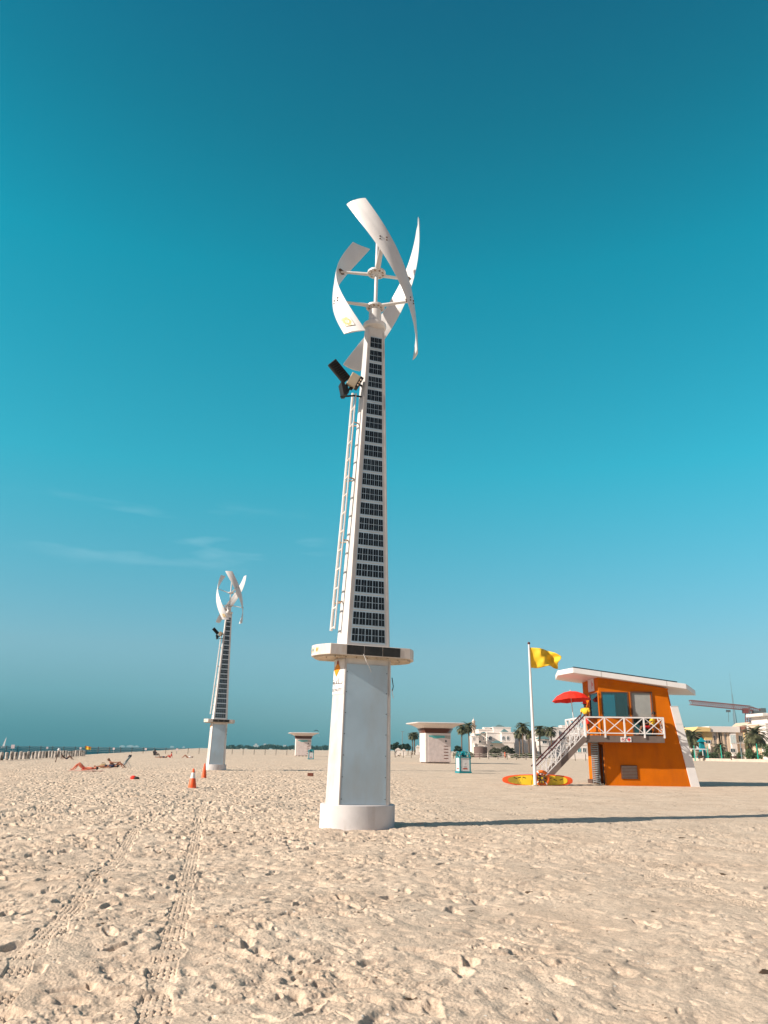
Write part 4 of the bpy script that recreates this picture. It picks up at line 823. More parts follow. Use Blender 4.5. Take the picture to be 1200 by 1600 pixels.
kiosk('white changing kiosk with flared roof standing behind the teal bin', tuple(G(680, 1192.5)), R(13), .97)
kiosk('white changing kiosk with flared roof, farther off left of the near mast', (-18.2, 188, 0), R(10), .97)
def bin_(label, loc, rz):
    t = thing('litter_bin', label, 'litter bin', loc, rz, 'teal and white litter bins'); A = .40
    m = MB(); m.box((-.5, -.5, 0), (.5, .5, .13)); m.build('base', teal, t, False, .01)
    m = MB()
    for sx in (-A, A):
        for sy in (-A, A): m.box((sx - .05, sy - .05, .13), (sx + .05, sy + .05, 1.12))
    m.box((-A - .07, -A - .07, 1.12), (A + .07, A + .07, 1.2)); m.build('frame', teal, t)
    for k in range(4):
        M = Matrix.Rotation(k * math.pi / 2, 4, 'Z'); m = MB(); m.box((-A + .05, -A - .03, .15), (A - .05, -A, 1.1), M); p = m.build('side_panel', wwhite, t)
        m = MB(); m.box((-.18, -A - .036, .28), (.18, -A - .031, .38), M); m.mi = 1
        m.bar(M @ Vector((0, -A - .034, .62)), M @ Vector((0, -A - .034, .72)), .03, .004); m.bar(M @ Vector((-.05, -A - .034, .70)), M @ Vector((.05, -A - .034, .78)), .02, .004)
        for r_ in range(3): m.box((-.14 + .02 * r_, -A - .036, .50 - r_ * .035), (.14 - .02 * r_, -A - .031, .515 - r_ * .035), M)
        m.build('printed_notice', [mat('notice_redbrown', (.42, .10, .07), .6), alu], p)
    for k in range(4):
        M = Matrix.Rotation(k * math.pi / 2, 4, 'Z'); m = MB(); pts = [M @ Vector((x, -A - .02, 1.2 + .36 * (1 - (abs(x) / (A + .04)) ** 2.2) - .0)) for x in np.linspace(-A - .04, A + .04, 13)]
        m.tube([p for p in pts], .03, 6); m.tube([pts[0], (0, 0, 1.62), pts[-1]], .028, 6); m.build('arch', teal, t)
    m = MB(); m.tube([(0, 0, 1.13), (0, 0, 1.3)], [.28, .22], 16); m.build('liner', black, t)
    m = MB(); m.loft([[(.20, .20, 1.30), (-.20, .20, 1.30), (-.20, -.20, 1.30), (.20, -.20, 1.30)], [(.05, .05, 1.60), (-.05, .05, 1.60), (-.05, -.05, 1.60), (.05, -.05, 1.60)]], True); m.build('hood', teal, t)
bin_('teal and white litter bin standing in front of the nearer changing kiosk', tuple(G(724, 1208)), R(14))
bin_('teal and white litter bin standing before the farther changing kiosk', tuple(G(485.5, 1186.5)), R(10))
def cone(label, loc, band):
    t = thing('traffic_cone', label, 'traffic cone', loc, 0, 'orange traffic cones')
    m = MB(); m.box((-.19, -.19, -.02), (.19, .19, .035)); m.build('base', cone_o if band else mat('cone_base_dark', (.10, .04, .03), .7), t, False, .008)
    prof = [(.150, .035), (.135, .10), (.085, .45), (.08, .452), (.055, .66), (.04, .76), (.035, .78)] if not band else [(.165, .035), (.16, .12), (.115, .38), (.10, .40), (.045, .75), (.035, .78)]
    m = MB(); m.loft([[(r * math.cos(a), r * math.sin(a), z) for a in [2 * math.pi * i / 20 for i in range(20)]] for r, z in prof]); m.build('cone', cone_o, t, True)
    if band: m = MB(); m.loft([[(r * math.cos(a), r * math.sin(a), z) for a in [2 * math.pi * i / 20 for i in range(20)]] for r, z in ((.103, .41), (.066, .63))], False); m.build('reflective_band', reflect, t, True)
cone('orange traffic cone with white band, nearer and left of the two', tuple(G(300, 1232.5)), True)
cone('plain orange traffic cone close to the far mast', tuple(G(318.5, 1216.5)), False)
# ------------------------------------------------------------------ people and things on the left sand
def towel(label, loc, rz, mt, L=1.9):
    m = MB(); vs = [(-L / 2 + L * i / 8, -.4 + .8 * j / 3, .03 + .012 * math.sin(i * 2.1 + j)) for i in range(9) for j in range(4)]
    m.add(vs, [(i * 4 + j, (i + 1) * 4 + j, (i + 1) * 4 + j + 1, i * 4 + j + 1) for i in range(8) for j in range(3)]); o = m.build('beach_towel', mt); o.location = loc; o.rotation_euler = (0, 0, rz); tag(o, label, 'towel'); s_ = o.modifiers.new('s', 'SOLIDIFY'); s_.thickness = .01
g = G(132, 1205); towel('pink beach towel under the sunburnt person with raised knees', (g.x + .1, g.y, .0), R(5), pinkt, 2.1)
person('sunburnt person lying on a pink towel with knees raised', (g.x, g.y, .05), R(5), LIE, skB, hairD, [('shorts', .3, brightred)])
g = G(150, 1201); person('person in dark swimwear lying flat behind the pink towel', (g.x + .4, g.y + 1.2, .03), R(4), FLAT, skA, hairD, [('shorts', .4, navy), ('shirt', 0, navy)])
g = G(161, 1200); t = thing('beach_bag', 'slumped khaki beach bag on the sand left of the striped chair', 'bag', (g.x, g.y, 0)); m = MB(); m.sphere((0, 0, .14), .24, 14, 9, (1.3, .6, .75)); m.build('body', khaki, t, True); m = MB(); m.tube([(-.16, 0, .26), (-.1, 0, .40), (.1, 0, .38), (.16, 0, .26)], .02, 6); m.build('handle', hairL, t, True)
g = G(179, 1200); person('person resting on the sand just left of the striped beach chair', (g.x, g.y, .0), R(180), dict(SIT, chest=(.3, 0, .36), neck=(.42, 0, .5), head=(.5, 0, .6), shoL=(.36, .19, .44), shoR=(.36, -.19, .44), handR=(.5, -.3, .06), elbowR=(.5, -.28, .28)), skA, hairL, [('shorts', .4, navy)])
g = G(191, 1199); t = thing('beach_chair', 'low blue and white striped reclining beach chair on the sand', 'beach chair', tuple(g), R(0))
stripe = mat('blue_canvas', (.10, .19, .24), .8, var=.5, vs=12, stretch=(1, .1, 1)); paleb = mat('pale_canvas', (.42, .50, .52), .8)
m = MB()
for k in range(6): m.mi = k % 2; y0 = -.27 + k * .09; m.add([(-.55, y0, .22), (-.55, y0 + .09, .22), (.05, y0 + .09, .16), (.05, y0, .16)], [(0, 1, 2, 3)]); m.add([(.05, y0, .16), (.05, y0 + .09, .16), (.55, y0 + .09, .82), (.55, y0, .82)], [(0, 1, 2, 3)])
s_ = m.build('canvas', [stripe, paleb], t); s_.modifiers.new('s', 'SOLIDIFY').thickness = .015
m = MB(); m.bar((.45, -.2, .80), (.58, -.2, .98), .06); m.bar((.45, .2, .80), (.58, .2, .98), .06); m.box((.50, -.22, .82), (.60, .22, .96)); m.build('headrest', navy, t)
for y in (-.29, .29):
    m = MB(); m.tube([(-.6, y, .23), (.05, y, .17), (.58, y, .86)], .018, 6); m.build('side_rail', alu, t)
    for xa, xb in ((-.45, -.25), (.3, .05), (.35, .62)): m = MB(); m.tube([(xa, y, .22 if xa < 0 else .45), (xb, y, .0)], .018, 6); m.build('leg', alu, t)
g = G(208, 1217.5); t = thing('dome_bag', 'small red and black domed bag lying alone on the sand', 'bag', tuple(g), R(-8)); t.scale = (.62,) * 3; m = MB(); m.sphere((0, 0, .1), .26, 14, 9, (1.0, .8, .75)); m.build('red_shell', red, t, True); m = MB(); m.sphere((.26, 0, .08), .22, 14, 9, (1.35, .8, .6)); m.build('black_cover', black, t, True)
g = G(86, 1191); t = thing('marker_stake', 'thin dark leaning stake with a pale knob beside the log palisade', 'stake', tuple(g)); zt = P(90, 1171, g.y).z; m = MB(); m.tube([(0, 0, -.2), (.22, 0, zt - .15)], .045, 8); m.build('stick', brownf, t); m = MB(); m.sphere((.24, 0, zt - .02), .15, 10, 7, (1, 1, 1)); m.build('knob', wwhite, t, True)
g = G(103, 1187); person('person reclining on an elbow near the leaning stake', (g.x, g.y, 0), R(185), dict(LIE, chest=(.38, 0, .32), neck=(.5, 0, .5), head=(.55, 0, .64), face=(-1, 0, .2), shoL=(.45, .18, .42), elbowL=(.55, .25, .1), handL=(.3, .3, .04), shoR=(.45, -.18, .42), elbowR=(.5, -.3, .2), handR=(.45, -.3, .05)), skC, hairD, [('shorts', .4, navy)])
g = G(244, 1183); person('person in black sitting in a folding chair near the shoreline', (g.x, g.y, 0), R(180), CHAIRSIT, skC, hairD, [('shirt', 0, navy), ('shorts', .8, black)])
t = thing('folding_chair', 'dark folding chair under the person in black near the shoreline', 'chair', (g.x, g.y, 0), R(180)); m = MB(); m.box((-.3, -.25, .27), (.2, .25, .31)); m.build('seat', black, t); m = MB(); m.bar((.22, 0, .3), (.42, 0, 1.0), .5, .03, (0, 1, 0)); m.build('backrest', black, t)
for sx, sx2 in ((-.28, .25), (.2, -.2)):
    for sy in (-.25, .25): m = MB(); m.bar((sx, sy, .28), (sx2, sy, 0), .03); m.build('leg', alu, t)
g = G(258, 1184.5); person('person in dark clothes lying on the sand right of the folding chair', (g.x - .6, g.y, .02), R(0), FLAT, skA, hairD, [('shirt', 0, navy), ('shorts', .5, black)])
person('person in red sitting up beside the one lying down near the shoreline', (g.x + .7, g.y + .5, 0), R(0), SIT, skB, hairD, [('shirt', 0, brightred), ('shorts', .6, brightred)])
g = G(293, 1184.5); person('lone sunbather in white lying right of the red group', (g.x, g.y, .02), R(5), LIE, skA, hairD, [('shirt', 0, wwhite)])
g = G(617, 1182); person('person in black bending beside the rope fence right of the near mast', (g.x, g.y, 0), R(60), dict(STAND, chest=(0, -.3, 1.2), neck=(0, -.45, 1.3), head=(0, -.55, 1.38), shoL=(.19, -.36, 1.25), shoR=(-.19, -.36, 1.25), elbowL=(.2, -.42, .98), elbowR=(-.2, -.42, .98), handL=(.15, -.48, .75), handR=(-.15, -.48, .75)), skC, hairD, [('shirt', 0, black), ('shorts', .9, navy)])
g = G(622, 1182.5); person('person in dark clothes sitting on the sand by the rope fence', (g.x + .4, g.y, 0), R(0), SIT, skC, hairD, [('shirt', 0, khaki), ('shorts', .9, black)])
person('walker in orange behind the rope fence in front of the white villas', tuple(P(789, 1183, 185).xy) + (0,), R(90), STAND, skA, hairD, [('shirt', 0, cone_o), ('shorts', .9, cone_o)], None)
g = G(485, 1213); m = MB(); m.box((-.18, -.14, 0), (.18, .14, .2)); o = m.build('dark_block', brown, None, False, .02); o.location = (g.x, g.y, 0); tag(o, 'small dark block on the sand left of the near mast', 'block')  # dark brown box for a small dark mark on the sand
# ------------------------------------------------------------------ palisade, rope fences
pal = thing('log_palisade', 'row of pale upright logs edging the beach at far left', 'palisade', (-38.0, 80, 0))
d_ = Vector((-10.5, 52, 0)); logm = mat('pale_log', (.50, .45, .40), .9, var=.35, vs=4, bump=.4, dirt=(.10, .085, .07), ds=3, dth=(.5, .6)); rr_ = random.Random(4)
for i in range(30):
    p = d_ * ((i - 2) / 27); m = MB(); r_ = rr_.uniform(.17, .22); hh = .95 + rr_.uniform(-.05, .05); lx = rr_.uniform(-.05, .05)
    m.tube([(p.x, p.y, -.8), (p.x + lx * .5, p.y, hh * .6), (p.x + lx, p.y, hh - .03), (p.x + lx, p.y, hh)], [r_, r_, r_ * .95, r_ * .7], 10); m.build('log', logm, pal, True)
def rope_fence(name, label, a, b, n, hgt, zbase, mt, sag=.22):
    a, b = Vector(a), Vector(b); f = thing(name, label, 'fence', a); r = random.Random(n)
    tops = []
    for i in range(n):
        p = (b - a) * (i / (n - 1)); zb = zbase(a + p); l = Vector((r.uniform(-.06, .06), 0, 0)); m = MB(); m.tube([p + Vector((0, 0, zb - .3)), p + l + Vector((0, 0, hgt))], .065, 7); m.build('post', mt, f); tops.append(p + l)
    for k, hk in enumerate((.92, .62, .34)):
        m = MB()
        for i in range(n - 1):
            s_ = sag * r.uniform(.5, 1.2); q = [tops[i].lerp(tops[i + 1], u) + Vector((0, 0, hgt * hk - 4 * s_ * u * (1 - u))) for u in (0, .2, .4, .6, .8, 1)]; m.tube(q, .028, 4)
        m.build('rope', mat('rope_pale', (.5, .46, .40), .9), f)
    return f
postm = mat('post_wood', (.09, .065, .05), .9, var=.4)
ff = rope_fence('rope_fence', 'long rope and post fence crossing the shallows and shore at left', (-112, 203, 0), (-19, 212, 0), 34, 1.55, lambda p: (-1.5 if p.x < coast(p.y) else 0), postm)
ff2 = rope_fence('rope_fence', 'rope and post fence on the sand in front of the white villas', (1.5, 188, 0), (49, 160, 0), 27, 1.35, lambda p: 0, postm)
for px, s, lab in ((20, .9, 'largest pale notice board, on the fence above the log palisade'), (74, .5, 'small pale notice on the shore fence above the palisade, left of the small flag'), (126, .5, 'small pale notice on the shore fence right beside the small flag'), (178, .5, 'small pale notice on the shore fence above the striped beach chair'), (228, .5, 'small pale notice on the shore fence left of the folding chair'), (277, .5, 'small pale notice on the shore fence between red group and lone sunbather')):
    p = P(px, 1170, 204.5); o = thing('notice_sign', lab, 'sign', (p.x, p.y - .1, .85), 0, 'pale notices on the shore fence'); m = MB(); m.box((-s / 2, -.05, 0), (s / 2, -.0, s * 1.0)); m.build('board', mat('pink_board', (.62, .50, .50), .7), o); m = MB(); m.bar((0, .03, -1), (0, .03, s), .05); m.build('post', alu, o)
p = P(133, 1170, 206); o = thing('small_flag', 'small yellow and red flag flying over the shore rope fence', 'flag', (p.x, p.y, 0)); m = MB(); m.tube([(0, 0, -1.2), (0, 0, 1.75)], .04, 6); m.build('pole', postm, o)
m = MB()
for k in range(8):
    for q in range(2): m.mi = q; z0_, z1_ = 1.7 - q * .4, 1.3 - q * .4; x0_, x1_ = k * .18, (k + 1) * .18; m.add([(x0_, .1 * math.sin(k), z0_ - .03 * k), (x1_, .1 * math.sin(k + 1), z0_ - .03 * k - .03), (x1_, .1 * math.sin(k + 1), z1_ - .03 * k - .03), (x0_, .1 * math.sin(k), z1_ - .03 * k)], [(0, 1, 2, 3)])
m.build('cloth', [amber, yellow], o).modifiers.new('s', 'SOLIDIFY').thickness = .01
# sail on the sea, kites
p = P(6, 1164, 900); o = thing('sailing_boat', 'tiny white sail on the sea at far left', 'sailing boat', (p.x, p.y, -1)); m = MB(); m.loft([[(-3, 0, .9), (-2.5, -.7, .9), (2, -.7, .9), (3, 0, .9), (2, .7, .9), (-2.5, .7, .9)], [(-2.6, 0, 0), (-2.2, -.3, 0), (1.6, -.3, 0), (2.2, 0, 0), (1.6, .3, 0), (-2.2, .3, 0)]]); m.build('hull', wwhite, o)
m = MB(); m.prism([(-1.5, 1.4), (.9, 1.6), (1.9, 11.5), (.6, 9)], -.05, .05); m.build('sail', wwhite, o); m = MB(); m.tube([(.8, 0, .5), (1.9, 0, 11.8)], .1, 6); m.build('mast', alu, o)
for px, py, lab in ((458.5, 1150, 'small dark kite in the sky left of the farther kiosk'), (494, 1143.5, 'small dark kite in the sky above the farther kiosk')):
    p = P(px, py, 420); o = thing('kite', lab, 'kite', tuple(p), 0, 'kites over the shore'); m = MB(); pts = [(1.3 * math.cos(a), 0, .9 * math.sin(a)) for a in np.linspace(.2, 2.9, 9)]
    for i in range(8): a, b = Vector(pts[i]), Vector(pts[i + 1]); m.add([a, b, b + Vector((-.1, .9, -.25)), a + Vector((-.1, .9, -.25)), a + Vector((0, 0, .05)), b + Vector((0, 0, .05)), b + Vector((-.1, .9, -.2)), a + Vector((-.1, .9, -.2))], [(0, 3, 2, 1), (4, 5, 6, 7), (0, 1, 5, 4), (2, 3, 7, 6)])
    m.build('wing', navy, o)
    m = MB(); m.tube([pts[0], (1.9, -1, -2.6)], .03, 4); m.tube([pts[-1], (1.9, -1, -2.6)], .03, 4); m.build('line', alu, o)

# ------------------------------------------------------------------ plants
def crown_mesh(name, centers, n, leaf, m_, seed=1, flat=.8):
    r = np.random.default_rng(seed); vs, fs = [], []
    for k in range(n):
        c, rad = centers[r.integers(len(centers))]; d = r.standard_normal(3); d /= np.linalg.norm(d); rr = rad * (r.uniform(.35, 1.05) ** .6); p = np.array(c) + d * rr * np.array([1, 1, flat])
        a = r.standard_normal(3); a /= np.linalg.norm(a); b = np.cross(a, r.standard_normal(3)); b /= np.linalg.norm(b); s = leaf * r.uniform(.6, 1.4)
        o = len(vs); vs += [tuple(p - a * s), tuple(p + b * s * .5), tuple(p + a * s), tuple(p - b * s * .5)]; fs.append((o, o + 1, o + 2, o + 3))
    me = bpy.data.meshes.new(name); me.from_pydata(vs, [], fs); me.materials.append(m_); return me
def link(name, me, parent=None, loc=None):
    o = bpy.data.objects.new(name, me); C.objects.link(o); o.parent = parent
    if loc is not None: o.location = loc
    return o
def palm_meshes(H, L, nf, seed):
    r = random.Random(seed); m = MB(); cv = [(.15 * math.sin(z * .5), 0, z) for z in np.linspace(-.2, H, 9)]; m.tube(cv, [.30, .24, .21, .2, .19, .19, .19, .22, .26], 9)
    tr = m; top = Vector(cv[-1]); f = MB()
    for i in range(nf):
        a = 2 * math.pi * i * .381966 + r.uniform(-.2, .2); el = R(78 - 115 * (i / nf) ** .9 + r.uniform(-8, 8)); l = L * r.uniform(.8, 1.05); pts = []; p = top.copy(); e = el
        for k in range(9): pts.append(p.copy()); p = p + Vector((math.cos(a) * math.cos(e), math.sin(a) * math.cos(e), math.sin(e))) * l / 8; e -= R(9 + 3 * (1 - i / nf))
        f.tube(pts, [.035 - .003 * k for k in range(9)], 4, False)
        for k in range(1, 9):
            for u in (0, .33, .66):
                if k == 8 and u: continue
                b = pts[k] if not u else pts[k].lerp(pts[k + 1], u)
                d = (pts[k] - pts[k - 1]).normalized(); sd = d.cross(Vector((0, 0, 1))); sd = sd.normalized() if sd.length > .05 else Vector((1, 0, 0)); ll = l * .30 * math.sin(math.pi * (k + u) / 9.5) + .1
                for s in (-1, 1):
                    t_ = b + sd * s * ll * .8 + d * ll * .55 - Vector((0, 0, ll * .25)); w_ = d * .075
                    f.add([b - w_, b + w_, t_], [(0, 1, 2)])
    return tr, f
PM = []
for i, (H, L, nf) in enumerate(((8.5, 2.4, 44), (7.0, 2.1, 40), (4.5, 2.9, 44), (5.2, 3.4, 52))):
    tr, f = palm_meshes(H, L, nf, 50 + i); a = tr.build('trunk', trunkm, None, True); b = f.build('crown', palmleaf); PM.append((a.data, b.data)); bpy.data.objects.remove(a); bpy.data.objects.remove(b)
def palm(px, py, Y, k, sc, label, grp='palm trees in front of the villas'):
    p = P(px, py, Y); t = thing('palm_tree', label, 'palm tree', (p.x, Y, 0), random.uniform(0, 6), grp); t.scale = (sc,) * 3; link('trunk', PM[k][0], t); link('crown', PM[k][1], t)
palm(722, 1180, 232, 0, .95, 'slim palm left of the pair beside the minaret'); palm(733, 1180, 236, 0, 1.02, 'slim palm nearest the minaret, taller of its pair')
palm(818, 1180, 215, 0, .95, 'tall bushy palm just left of the flag pole'); palm(812, 1180, 222, 1, .95, 'shorter palm left of the tall bushy one by the flag pole'); palm(828, 1180, 222, 1, .95, 'small palm directly behind the flag pole'); palm(845, 1180, 225, 1, 1.1, 'palm between the flag pole and the villa with teal awning'); palm(862, 1180, 232, 1, 1.1, 'palm beside the stair rail in front of the far villa')
palm(1084, 1178, 228, 3, 1.2, 'broad date palm just right of the white buttress'); palm(1072, 1178, 232, 3, 1.15, 'date palm half hidden behind the white buttress'); palm(1126, 1180, 222, 2, .78, 'small palm in front of the cream house'); palm(1183, 1178, 222, 3, 1.35, 'broad date palm in front of the yellow house at the right edge')
def bush(name, label, cat, px0, px1, pyt, Y, m_, n=2600, leaf=.16, grp=None, z0=0, boxy=False, trunk=True):
    a, b = P(px0, pyt, Y), P(px1, pyt, Y); w_, hgt = b.x - a.x, a.z; r = random.Random(int(px0 * 7 + Y)); cs = []
    t = thing(name, label, cat, ((a.x + b.x) / 2, Y, 0), 0, grp)
    lo = .15 if (boxy or not trunk) else .45
    for k in range(22):
        rad = w_ * r.uniform(.12, .2) if not boxy else hgt * .3; rad = min(rad, hgt * .3)
        x = r.uniform(-w_ / 2 + rad, w_ / 2 - rad); top = hgt - rad * .8 if boxy else (hgt - rad) * (1 - .35 * (2 * x / w_) ** 2) ; cs.append(((x, r.uniform(-w_ / 4, w_ / 4) if not boxy else r.uniform(-.8, .8), z0 + r.uniform(max(hgt * lo, rad * .5), max(top, rad * .6))), rad))
    link('crown', crown_mesh('crown', cs, n, leaf, m_, int(px0 + Y)), t)
    m = MB(); m.tube([(0, 0, -.2), (.1, 0, hgt * .4), (0, .1, hgt * .75)], [max(.06, hgt * .035), hgt * .025, .03], 7)
    for k in range(4): c = cs[k][0]; m.tube([(.1, 0, hgt * .35), c], [hgt * .018, .02], 5)
    m.build('trunk', trunkm, t); return t
i = 0
for px0, px1, pt, lab in ((764, 784, 1166, 'rounded grey green tree at the left of the three before the villa'), (782, 797, 1163.5, 'rounded tree in the middle of the three before the villa'), (793, 805, 1167, 'small rounded tree right of the three before the villa')):
    bush('garden_tree', lab, 'tree', px0, px1, pt, 212 + i, mat('leaf_greygreen', (.10, .10, .065), .8, var=.5, vs=1), 1500, .16, 'trees before the white villa'); i += 1.7
bush('hedge', 'low dark hedge along the foot of the white villas', 'hedge', 763, 858, 1176, 205, leafm, 3500, .14, None, 0, True)
bush('hedge', 'low dark hedge between the kiosk and the round brown hut', 'hedge', 706, 742, 1174, 215, leafm, 1500, .14, None, 0, True)
bush('shade_tree', 'dark spreading tree left of the slim palms', 'tree', 708, 722, 1164, 225, leafdark, 1500, .2)
for px0, px1, pt, Y, lab in ((612, 628, 1158.5, 300, 'dark green tree just right of the near mast'), (624, 636, 1160.5, 305, 'dark green tree left of the thin lamp mast line'), (633, 642, 1160, 300, 'dark green tree right of the thin lamp mast'), (600, 614, 1160, 310, 'dark green tree half hidden by the near mast')):
    bush('shade_tree', lab, 'tree', px0, px1, pt, Y, leafdark, 1800, .28, 'trees behind the beach between mast and kiosk')
palm(644, 1176, 300, 1, 1.0, 'little distant palm left of the pair beside the kiosk', 'distant palms'); palm(648, 1176, 305, 1, 1.05, 'little distant palm nearest the kiosk', 'distant palms')
for px0, px1, pt, lab in ((1052, 1083, 1131, 'large dark tree crown behind the date palms'), (1072, 1098, 1131.5, 'large dark tree crown behind the cream house')):
    bush('shade_tree', lab, 'tree', px0, px1, pt, 270, mat('leaf_brownish', (.085, .075, .05), .8, var=.5, vs=1), 4000, .25)
for px0, px1, pt, lab in ((1073, 1088, 1172.5, 'clipped hedge block beside the buttress'), (1089, 1100, 1173, 'clipped hedge block behind the first teal lamp'), (1101, 1124, 1173, 'clipped hedge block left of the small palm'), (1131, 1142.5, 1173, 'clipped hedge block right of the small palm'), (1143.5, 1163, 1173, 'clipped hedge block before the bay window house')):
    bush('hedge', lab, 'hedge', px0, px1, pt, 216, leafm, 1500, .12, 'clipped hedge blocks', 0, True)
bush('shrub', 'big green shrub left of the tall teal lamp post', 'shrub', 1161, 1188, 1166, 214, mat('leaf_fresh', (.075, .115, .04), .7, var=.5, vs=1), 3000, .14, 'large shrubs at the right edge', 0, False, False)
bush('shrub', 'big green shrub right of the tall teal lamp post', 'shrub', 1182, 1214, 1157, 217, MATS['leaf_fresh'], 4200, .14, 'large shrubs at the right edge', 0, False, False)

# ------------------------------------------------------------------ villas, minaret, far things
def arch(x, z, w_, hh, n=8): return [(x - w_ / 2, z), (x + w_ / 2, z)] + [(x + w_ / 2 * math.cos(a), z + hh - w_ / 2 + w_ / 2 * math.sin(a)) for a in np.linspace(0, math.pi, n)]
framem = mat('window_frame_white', (.72, .70, .68), .6); wdark = mat('window_dark', (.05, .075, .085), .2, var=.3)
class Villa:
    def __init__(s, label, px, Y, name='villa', cat='villa'): s.Y = Y; s.o = P(px, 1178, Y); s.o.z = 0; s.t = thing(name, label, cat, s.o)
    def q(s, px, py, Y=None): return P(px, py, Y or s.Y) - s.o
    def block(s, x0, x1, yt, d0=0, dep=10, mt=villa_w, yb=None, name='wall', para=.25):
        Y = s.Y + d0; a, b = s.q(x0, yt, Y), s.q(x1, yt, Y); zb = -.3 if yb is None else s.q(x0, yb, Y).z; m = MB(); m.box((a.x, d0, zb), (b.x, d0 + dep, a.z)); w_ = m.build(name, mt, s.t)
        if para: m = MB(); m.box((a.x - .12, d0 - .12, a.z), (b.x + .12, d0 + dep, a.z + para)); m.build('parapet', mt, w_)
        return w_
    def win(s, px, py0, py1, wpx, d0=0, arched=True, mt=None):
        Y = s.Y + d0; a, b = s.q(px - wpx / 2, py1, Y), s.q(px + wpx / 2, py0, Y); x, w_, hh = (a.x + b.x) / 2, b.x - a.x, b.z - a.z
        sh = (lambda k: arch(x, a.z - k / 2, w_ + k, hh + k)) if arched else (lambda k: [(x - (w_ + k) / 2, a.z - k / 2), (x + (w_ + k) / 2, a.z - k / 2), (x + (w_ + k) / 2, a.z + hh + k / 2), (x - (w_ + k) / 2, a.z + hh + k / 2)])
        m = MB(); m.prism(sh(.3), d0 - .10, d0 - .004); f = m.build('window', framem, s.t)
        m = MB(); m.prism(sh(0), d0 - .115, d0 - .102); p = m.build('pane', mt or wdark, f); m = MB(); m.box((x - .04, d0 - .14, a.z), (x + .04, d0 - .118, a.z + hh - .1)); m.build('mullion', framem, p)
    def hip(s, x0, x1, ye, yt, d0, dep, mt=tealroof, over=.3):
        Y = s.Y + d0; a, b = s.q(x0, ye, Y), s.q(x1, ye, Y); zt = s.q((x0 + x1) / 2, yt, Y + dep / 2).z; xm, w_ = (a.x + b.x) / 2, b.x - a.x
        m = MB(); m.loft([[(a.x - over, d0 - over, a.z), (b.x + over, d0 - over, a.z), (b.x + over, d0 + dep + over, a.z), (a.x - over, d0 + dep + over, a.z)], [(xm - w_ * .12, d0 + dep * .45, zt), (xm + w_ * .12, d0 + dep * .45, zt), (xm + w_ * .12, d0 + dep * .55, zt), (xm - w_ * .12, d0 + dep * .55, zt)]]); m.build('roof', mt, s.t)
V = Villa('large stepped white villa with arched windows and green hip roof beside the minaret', 770, 240)
V.block(761, 784, 1145.5, 0, 12); V.block(784, 804, 1145, -3, 12); V.block(771, 798, 1137, 5, 9); V.block(748, 772, 1140.5, 6, 9); V.block(741, 761, 1147, 3, 10, villa_w); V.block(737, 748, 1151, 1, 8)
V.hip(775, 789, 1136, 1132.5, 6, 6); V.block(757, 766, 1137.5, 8, 5); V.hip(786, 793, 1143.5, 1139, -1.5, 4); V.block(762, 803, 1160, -4.5, 1.4, villa_w, None, 'porch')
V.hip(770, 785, 1161, 1157, -7.5, 3); V.block(742, 764, 1163, -3, 6, villa_w)
for px, y0, y1, w_, d in ((766, 1150.5, 1156, 4, 0), (786.5, 1150.5, 1156, 3.2, -3), (793.5, 1150.5, 1156, 3.2, -3), (755.5, 1151.5, 1156, 2, 3), (746, 1150, 1154, 2, 3), (740, 1152.5, 1155.5, 1.5, 1), (750, 1157, 1160, 3, 3), (745, 1166, 1169, 3, -3), (759, 1166, 1169, 3, -3), (768, 1163.5, 1166, 4, -4.5)): V.win(px, y0, y1, w_, d)
for px0, px1, py in ((752, 760, 1145.5), (744, 751, 1148.5)): V.hip(px0, px1, py, py - 2, 2.2, 1.2)
V = Villa('low white villa wing with pale walls between the palms and the flag pole', 815, 255)
V.block(804, 822, 1149, 0, 10); V.block(818, 834, 1144, 4, 8); V.win(811, 1154, 1158, 2.5); V.win(826, 1149, 1153, 2, 4); V.hip(822, 832, 1143.5, 1141, 5, 5); V.block(804, 834, 1163, -3, 2.9, villa_w, None, 'garden_wall')
V = Villa('white villa with teal awning and bay window right of the flag pole', 850, 250)
V.block(840, 858, 1141, 3, 8); V.block(845, 857, 1157, -2, 4.9); V.hip(842, 858, 1154.5, 1149, -2.5, 5); V.block(841, 856, 1166, -4, 1.9, villa_w, None, 'porch'); V.win(851, 1157.8, 1161.5, 6, -2, False); V.win(849, 1145, 1148.5, 5, 3, False); V.hip(842, 855, 1147.5, 1145, 2.2, .7)
V = Villa('long white villa terrace with balconies behind the stair railing', 885, 262)
V.block(857, 873, 1139.5, 2, 10); V.block(866, 915, 1137.5, 5, 10); V.hip(852, 862, 1139, 1135.5, 4, 6); V.block(862, 915, 1158, -2, 3.9); V.block(878, 893, 1134.5, 8, 5)
for px in (860, 866, 874, 882, 890): V.win(px, 1143.5, 1148, 2.5, 2 if px < 872 else 5); V.win(px + 2, 1160.5, 1165, 2.5, -2, False)
V = Villa('white hoarding huts and low pavilion between stair and lifeguard hut', 905, 225, 'pavilion', 'pavilion'); V.block(884, 922, 1164, 0, 4, villa_w)
for px in (889, 897, 905, 913): V.win(px, 1169, 1175, 4, 0, False, teal if px in (889, 905) else wdark)
